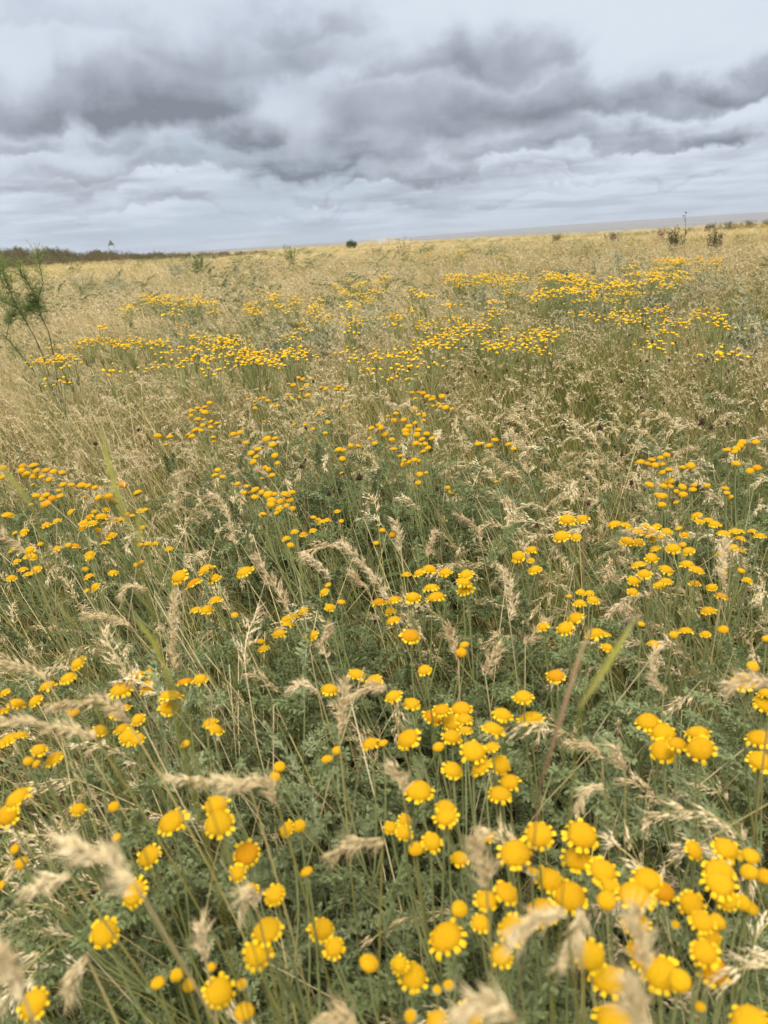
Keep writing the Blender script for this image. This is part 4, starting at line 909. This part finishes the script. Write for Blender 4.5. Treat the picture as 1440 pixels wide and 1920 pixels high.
B = MB(); B.tube([np.array([0.02*(1-t_)**2, 0, t_*.46]) for t_ in np.linspace(0, 1, 7)], np.linspace(.0009, .0006, 7), 4, 0, (0, .3, 0), (0, .7, 0), cap=False); SVS = B.mesh('dark_stem', [M_brown])
for i, (px, py) in enumerate(DH):
    z = .47+rng.normal(0, .012)
    for it in range(3): p = at_z(px, py, z); zz = float(gz(p[0], p[1])); z = .47+zz
    t_ = bpy.data.objects.new('dried_flower', None); C.objects.link(t_); t_.location = (p[0], p[1], zz); t_.rotation_euler = (rng.normal(0, .04), 0, rng.uniform(0, 6.3))
    link('stem', SVS, t_); o = link('seed_head', SV[i % 4], t_); o.location = (0, 0, .462); s_ = rng.uniform(.0035, .0056)*(1.5 if i in (3, 17, 21, 22) else 1); o.scale = (s_, s_, s_*1.4)
    t_['category'] = 'dried flower'; t_['group'] = 'blackish dried seed heads in the grass'
    ALL.append(dict(o=t_, px=px, py=py, n=0, nb=0, cat='dark', d=p[1]))

# ---------------------------------------------------------------- bushes
def make_bush(name, px, base_y, d, w, h, m, label, cat='bush', stems=16, nl=60, ll=.05, kind='leafy'):
    p = at_y(px, base_y, d); z0 = float(gz(p[0], p[1])); t_ = bpy.data.objects.new(name, None); C.objects.link(t_); t_.location = (p[0], p[1], z0)
    S = MB(); Lf = MB()
    for i in range(stems):
        dd = rdir((-.2, 0), 1); b = np.array([rng.normal(0, w*.14), rng.normal(0, w*.14), 0]); H_ = h*rng.uniform(.65, 1.08)
        P = curve_pts(b, H_, dd, rng.uniform(0, .22+.35*w/(h+w)), rng.uniform(-.1, .35), 6)
        S.tube(P, np.linspace(.003, .0008, 6)*max(1, h*1.1), 3, 0, (0, 0, .4), cap=False)
        for j in range(nl):
            q = rng.uniform(.9, 5); a = int(min(q, 4)); c = P[a]+(P[a+1]-P[a])*(q-a)+rng.normal(size=3)*w*.045
            v_ = nrm(rng.normal(size=3)*.8+UP*.9); l_ = ll*rng.uniform(.6, 1.3); s_ = nrm(np.cross(v_, rng.normal(size=3)))*l_*.16; cc = (0, q/5, rng.random())
            Lf.face([Lf.vert(c, cc), Lf.vert(c+v_*l_*.5+s_, cc), Lf.vert(c+v_*l_, cc), Lf.vert(c+v_*l_*.5-s_, cc)], 0)
    link('stem', S.mesh('bush_stem', [M_twig]), t_); link('foliage', Lf.mesh('bush_foliage', [m]), t_)
    t_['label'] = label; t_['category'] = cat
make_bush('bush', 658, 458, 95, 2.3, .78, M_darkgreen, 'rounded dark green bush on the horizon beside the pale distant road', stems=26, nl=90, ll=.16)
make_bush('bush', 545, 486, 27, .42, .82, M_green, 'small bright green bush in tan grass near the middle of the horizon', stems=14)
make_bush('bush', 371, 500, 20, .30, .66, M_green, 'thin upright green bush standing alone before the dark thicket', stems=14, nl=80)
make_bush('bush', 758, 482, 24, .55, .85, M_shrub, 'sparse greyish bush below the distant road', stems=14, nl=18)
make_bush('bush', 1266, 447, 20, .44, .68, M_shrub, 'dark tufted bush below the tall thin stalk on the skyline', stems=22, nl=40, ll=.06)
make_bush('bush', 1236, 436, 30, .9, .58, leafy('rusty_leaf', lambda N: N.mix(tone(N)[2], (.16, .08, .05), (.28, .17, .10)), .7, .2, .2), 'low rusty brown bush just left of the dark tufted one', stems=18)
make_bush('bush', 1343, 462, 17, .4, .72, M_shrub, 'olive bush with yellow flowers close beside it in the right-hand grass', stems=14)
for i, (px, py, d, w, lab) in enumerate([(1150,440,34,.8,'flat dark bush on the skyline well before the rusty brown one'),
        (1330,427,50,1.0,'olive bush at the start of the skyline row under the far hill'),(1368,424,52,1.4,'widest olive bush of the skyline row under the far hill'),
        (1405,421,55,1.2,'olive bush in the skyline row, next to the picture edge one'),(1436,419,56,1.1,'olive bush of the skyline row cut by the picture edge'),
        (1045,440,50,.9,'tiny dark bush alone on the skyline where the far hill begins'),]):
    make_bush('bush', px, py, d, w, .48, M_shrub, lab, stems=20, nl=60, ll=.08)
for (px, py, d, w, h, lab) in [(1182,500,8.2,.50,.62,'largest pale silvery wormwood bush, behind the yellow band'),(700,580,5.0,.34,.42,'silvery wormwood spreading behind the middle flower clumps'),
        (655,585,4.7,.22,.40,'small silvery wormwood left of the spreading one'),(540,610,4.2,.16,.44,'pale upright wormwood below the left flower mound'),(583,605,4.3,.13,.42,'narrow pale wormwood next to an orange-yellow clump'),
        (215,524,14,1.0,.58,'wide blue-green wormwood mound before the thicket'),(150,520,16,.9,.55,'dull blue-green wormwood beside the tall feathery herb'),(330,508,18,.7,.6,'pale wormwood between thicket and flower mound'),
        (1405,600,3.9,.28,.46,'grey-green wormwood at the picture edge among right-hand grass'),(1330,520,6.6,.40,.50,'grey wormwood under the farthest thick yellow band'),(1240,550,5.2,.30,.45,'grey wormwood within the long yellow band'),
        (1090,555,5.1,.42,.44,'grey-green wormwood under the widest yellow patch'),(920,540,6.0,.35,.45,'grey-green wormwood under the far straight flower row'),(350,592,4.9,.30,.42,'grey-green wormwood under the lemon flower mound')]:
    make_bush('wormwood_bush', px, py, d, w, h, M_silver, lab, 'wormwood', stems=26, nl=70, ll=.032)

# tall thin stalk on the skyline
p = at_y(1283, 440, 20); B = MB(); top = .85+20*13/F
B.tube([np.array([.02*math.sin(3*t_), 0, t_*(top+.02)]) for t_ in np.linspace(0, 1, 8)], np.linspace(.007, .004, 8), 5, 0, (0, 0, 0), cap=False)
B.tube([np.array([0, 0, top*.80]), np.array([-.05, 0, top*.93])], [.004, .003], 4, 0, (0, 0, 0), cap=False)
t_ = bpy.data.objects.new('tall_stalk', None); C.objects.link(t_); t_.location = (p[0], p[1], float(gz(p[0], p[1])))
link('stem', B.mesh('tall_stalk', [M_twig]), t_)
for q in ((0.0, 0, top), (-.05, 0, top*.93)):
    o = link('seed_head', SV[0], t_); o.location = q; o.scale = (.028,)*3
t_['label'] = 'lone dark stalk with two seed heads sticking up above the skyline'; t_['category'] = 'dry stalk'

# ---------------------------------------------------------------- tall feathery herb at the picture edge
def tall_herb():
    D = 3.5; t_ = bpy.data.objects.new('tall_herb', None); C.objects.link(t_); base = at_y(95, 700, D); base[2] = 0; t_.location = base
    limbs = [[(104,720),(100,665),(91,622),(77,593),(71,572),(62,550),(53,530),(40,515),(37,497)],[(73,573),(72,557),(81,530),(75,502),(70,473)],
             [(110,740),(83,672),(63,628),(40,590),(18,545),(7,512),(0,490)],[(100,735),(63,695),(37,663),(17,638),(0,623),(-25,610)],[(12,634),(17,605),(25,590)],[(45,597),(30,575),(5,565),(-20,556)],
             [(40,590),(60,575),(70,560)],[(77,593),(60,585),(50,575)],[(18,545),(5,530),(-10,500)]]
    for li, l in enumerate(limbs):
        P = [at_y(x, y, D+.05*math.sin(li*2.1+i*.5)) for i, (x, y) in enumerate(l)]
        if li in (0, 2, 3): P[0][2] = 0.0
        B = MB(); r0_ = .0028 if li in (0, 2, 3) else .0018
        B.tube([p-base for p in P], np.linspace(r0_, .0012, len(P)), 5, 0, (0, 0, .3), cap=False); st = link('stem', B.mesh('herb_stem', [M_twig], True), t_)
        Fm = MB(); lo_ = 3 if li in (0, 2) else 1; lo_ = min(lo_, len(P)-1)
        for j in range(340 if li in (0, 2) else 150):
            q = rng.uniform(lo_*.8, len(P)-1.001); a = int(q); c = P[a]+(P[a+1]-P[a])*(q-a)-base; dd = nrm(rng.normal(size=3)+UP*.5); L_ = rng.uniform(.02, .075)
            e_ = c+dd*L_; s_ = nrm(np.cross(dd, rng.normal(size=3)))*.0007
            cc = (0, 0, rng.random()); Fm.face([Fm.vert(c-s_, cc), Fm.vert(c+s_, cc), Fm.vert(e_+s_*.3, cc), Fm.vert(e_-s_*.3, cc)], 0)
            for u in range(7):
                f0 = c+dd*L_*rng.uniform(.3, 1); fd = nrm(dd+rng.normal(size=3)*.8)*rng.uniform(.008, .018); s_ = nrm(np.cross(fd, rng.normal(size=3)))*.0007
                Fm.face([Fm.vert(f0-s_, cc), Fm.vert(f0+s_, cc), Fm.vert(f0+fd, cc)], 0)
        link('foliage', Fm.mesh('herb_foliage', [M_herb]), st)
        if li in (0, 1, 2, 8, 5):
            U = MB(); c0 = P[-1]-base
            for j in range(46):
                c = c0+rng.normal(size=3)*np.array([.018, .018, .016]); U.spindle(c, nrm(rng.normal(size=3)), .005, .004, 0, (0, 0, rng.random()), 4)
            link('flower_tip', U.mesh('herb_tip', [M_umbel]), st)
    t_['label'] = 'tall dark-stemmed herb with feathery green leaves and yellowish tips above the grass'; t_['category'] = 'herb'
tall_herb()

# ---------------------------------------------------------------- thicket on the bank, survey tower
ns = 900; x = rng.uniform(-88, -12, ns); y = rng.uniform(84, 108, ns); s_ = rng.uniform(.8, 1.5, ns)*(.36+.75*sstep(-x, 12, 45))
P = np.stack([x, y, gz(x, y)-.05], 1)
gn_object('thicket', [scatter('shrub', 'shrub', P, rng.uniform(0, 6.28, ns), rng.normal(0, .08, (ns, 2)), np.stack([s_*1.3, s_*1.3, s_], 1), None)],
          'dark brownish-green thicket of weeds along the bank on the horizon')
def tower():
    D = 300.0; ap = at_y(206.5, 449, D); bs = at_y(206.5, 460.3, D); hw = 5.6*D/F; z0 = float(gz(ap[0], ap[1]))
    t_ = bpy.data.objects.new('survey_tower', None); C.objects.link(t_); t_.location = (ap[0], ap[1], z0); t_.rotation_euler = (0, 0, R(22))
    m = leafy('weathered_metal', lambda N: N.mix(N.noise(wpos(N), 1.5, 4), (.055, .06, .07), (.10, .105, .115)), .6, 0, .3)
    zt = ap[2]-z0; zb = bs[2]-z0; B = MB(); q = [B.vert((sx*hw*.95, sy*hw*.95, zb), (0, 0, 0)) for sx, sy in ((-1, -1), (1, -1), (1, 1), (-1, 1))]; a = B.vert((0, 0, zt), (0, 0, 0))
    for i in range(4): B.face((q[i], q[(i+1) % 4], a), 0)
    B.face(q[::-1], 0); link('pyramid_cap', B.mesh('cap', [m]), t_)
    for sx, sy in ((-1, -1), (1, -1), (1, 1), (-1, 1)):
        B = MB(); B.tube([np.array([sx*hw*1.0, sy*hw*1.0, 0]), np.array([sx*hw*.85, sy*hw*.85, zb+.0])], [.03, .03], 6, 0, (0, 0, 0)); link('leg', B.mesh('leg', [m]), t_)
    B = MB(); zz = zb*.5; c = hw*.86
    for a_, b_ in (((-c, -c), (c, -c)), ((c, -c), (c, c)), ((c, c), (-c, c)), ((-c, c), (-c, -c))): B.tube([np.array([*a_, zz]), np.array([*b_, zz])], .03, 5, 0, (0, 0, 0))
    link('brace', B.mesh('brace', [m]), t_)
    t_['label'] = 'small grey pyramid-topped survey tower standing behind the thicket on the horizon'; t_['category'] = 'tower'
tower()

# ---------------------------------------------------------------- labels: look first, then where it stands
ORD = ['first', 'second', 'third', 'fourth', 'fifth', 'sixth', 'seventh', 'eighth', 'ninth', 'tenth', 'eleventh', 'twelfth', 'thirteenth', 'fourteenth', 'fifteenth', 'sixteenth', 'seventeenth', 'eighteenth', 'nineteenth', 'twentieth', 'twenty-first', 'twenty-second', 'twenty-third', 'twenty-fourth', 'twenty-fifth', 'twenty-sixth', 'twenty-seventh', 'twenty-eighth']
NUM = {1: 'single', 2: 'two', 3: 'three', 4: 'four', 5: 'five', 6: 'six', 7: 'seven', 8: 'eight', 9: 'nine'}
ROWS = [(1760, 'along the bottom edge'), (1600, 'near the bottom edge'), (1440, 'in the lowest quarter'), (1300, 'two thirds down'), (1180, 'under the green clump'),
        (1060, 'beside the green clump'), (960, 'at mid height'), (860, 'just above mid height'), (760, 'in the tan grass'), (680, 'in upper tan grass'), (648, 'well below the far bands'), (634, 'below the far bands'), (620, 'just under the far bands'), (570, 'in the nearer far band'), (530, 'in the farther band'), (500, 'at the back of the far band'), (0, 'close to the horizon')]
COLS = [(180, 'far left'), (360, 'left'), (560, 'centre left'), (740, 'just left of centre'), (900, 'just right of centre'), (1080, 'centre right'), (1260, 'right'), (5000, 'far right')]
def place(a):
    r = next(t_ for y, t_ in ROWS if a['py'] >= y); c = next(t_ for x, t_ in COLS if a['px'] < x); return r, c
cells = {}
for a in ALL:
    k = a['n']
    if a['cat'] == 'flower':
        if a['nb'] == k and k == 1: look = 'unopened flower bud'
        elif a['nb']: look = '%s yellow heads with a bud' % NUM[max(2, k)] if k > 1 else 'yellow bud'
        elif k == 1: look = 'single yellow head'
        else: look = '%s yellow heads' % NUM[min(k, 9)]
    elif a['cat'] == 'grass': look = 'fluffy tan seed plume' if a['fluffy'] > 19 else 'slender tan seed plume'
    else: look = 'blackish seed head'
    r, c = place(a); cells.setdefault((look, r, c), []).append(a)
for (look, r, c), L_ in cells.items():
    L_.sort(key=lambda a: a['px'])
    for i, a in enumerate(L_):
        if len(L_) == 1: s_ = '%s %s, %s' % (look, r, c)
        elif len(L_) == 2: s_ = '%s %s, %s, %s one of two' % (look, r, c, ('left', 'right')[i])
        elif i == len(L_)-1: s_ = '%s %s, %s, last of its row' % (look, r, c)
        else: s_ = '%s %s, %s, %s from left' % (look, r, c, ORD[min(i, 27)])
        a['o']['label'] = s_

# ---------------------------------------------------------------- air: distant land pales into it
def haze():
    me = bpy.data.meshes.new('haze'); a = 7200.0; v = [(x, y, z) for z in (-8.0, 60.0) for (x, y) in ((-a, -a), (a, -a), (a, a), (-a, a))]
    me.from_pydata(v, [], [(3, 2, 1, 0), (4, 5, 6, 7), (0, 1, 5, 4), (1, 2, 6, 5), (2, 3, 7, 6), (3, 0, 4, 7)]); me.update()
    m = bpy.data.materials.new('haze'); m.use_nodes = True; N = NT(m.node_tree); N.n.clear(); out = N.new('ShaderNodeOutputMaterial'); p = N.new('ShaderNodeVolumePrincipled')
    p.inputs['Color'].default_value = (.80, .85, .93, 1); p.inputs['Density'].default_value = 1.1e-4; p.inputs['Anisotropy'].default_value = 0.2
    N.l.new(p.outputs[0], out.inputs['Volume']); me.materials.append(m); link('haze', me, kind='stuff', label='thin bluish summer air paling the far steppe')
haze()
sc.cycles.volume_bounces = 0
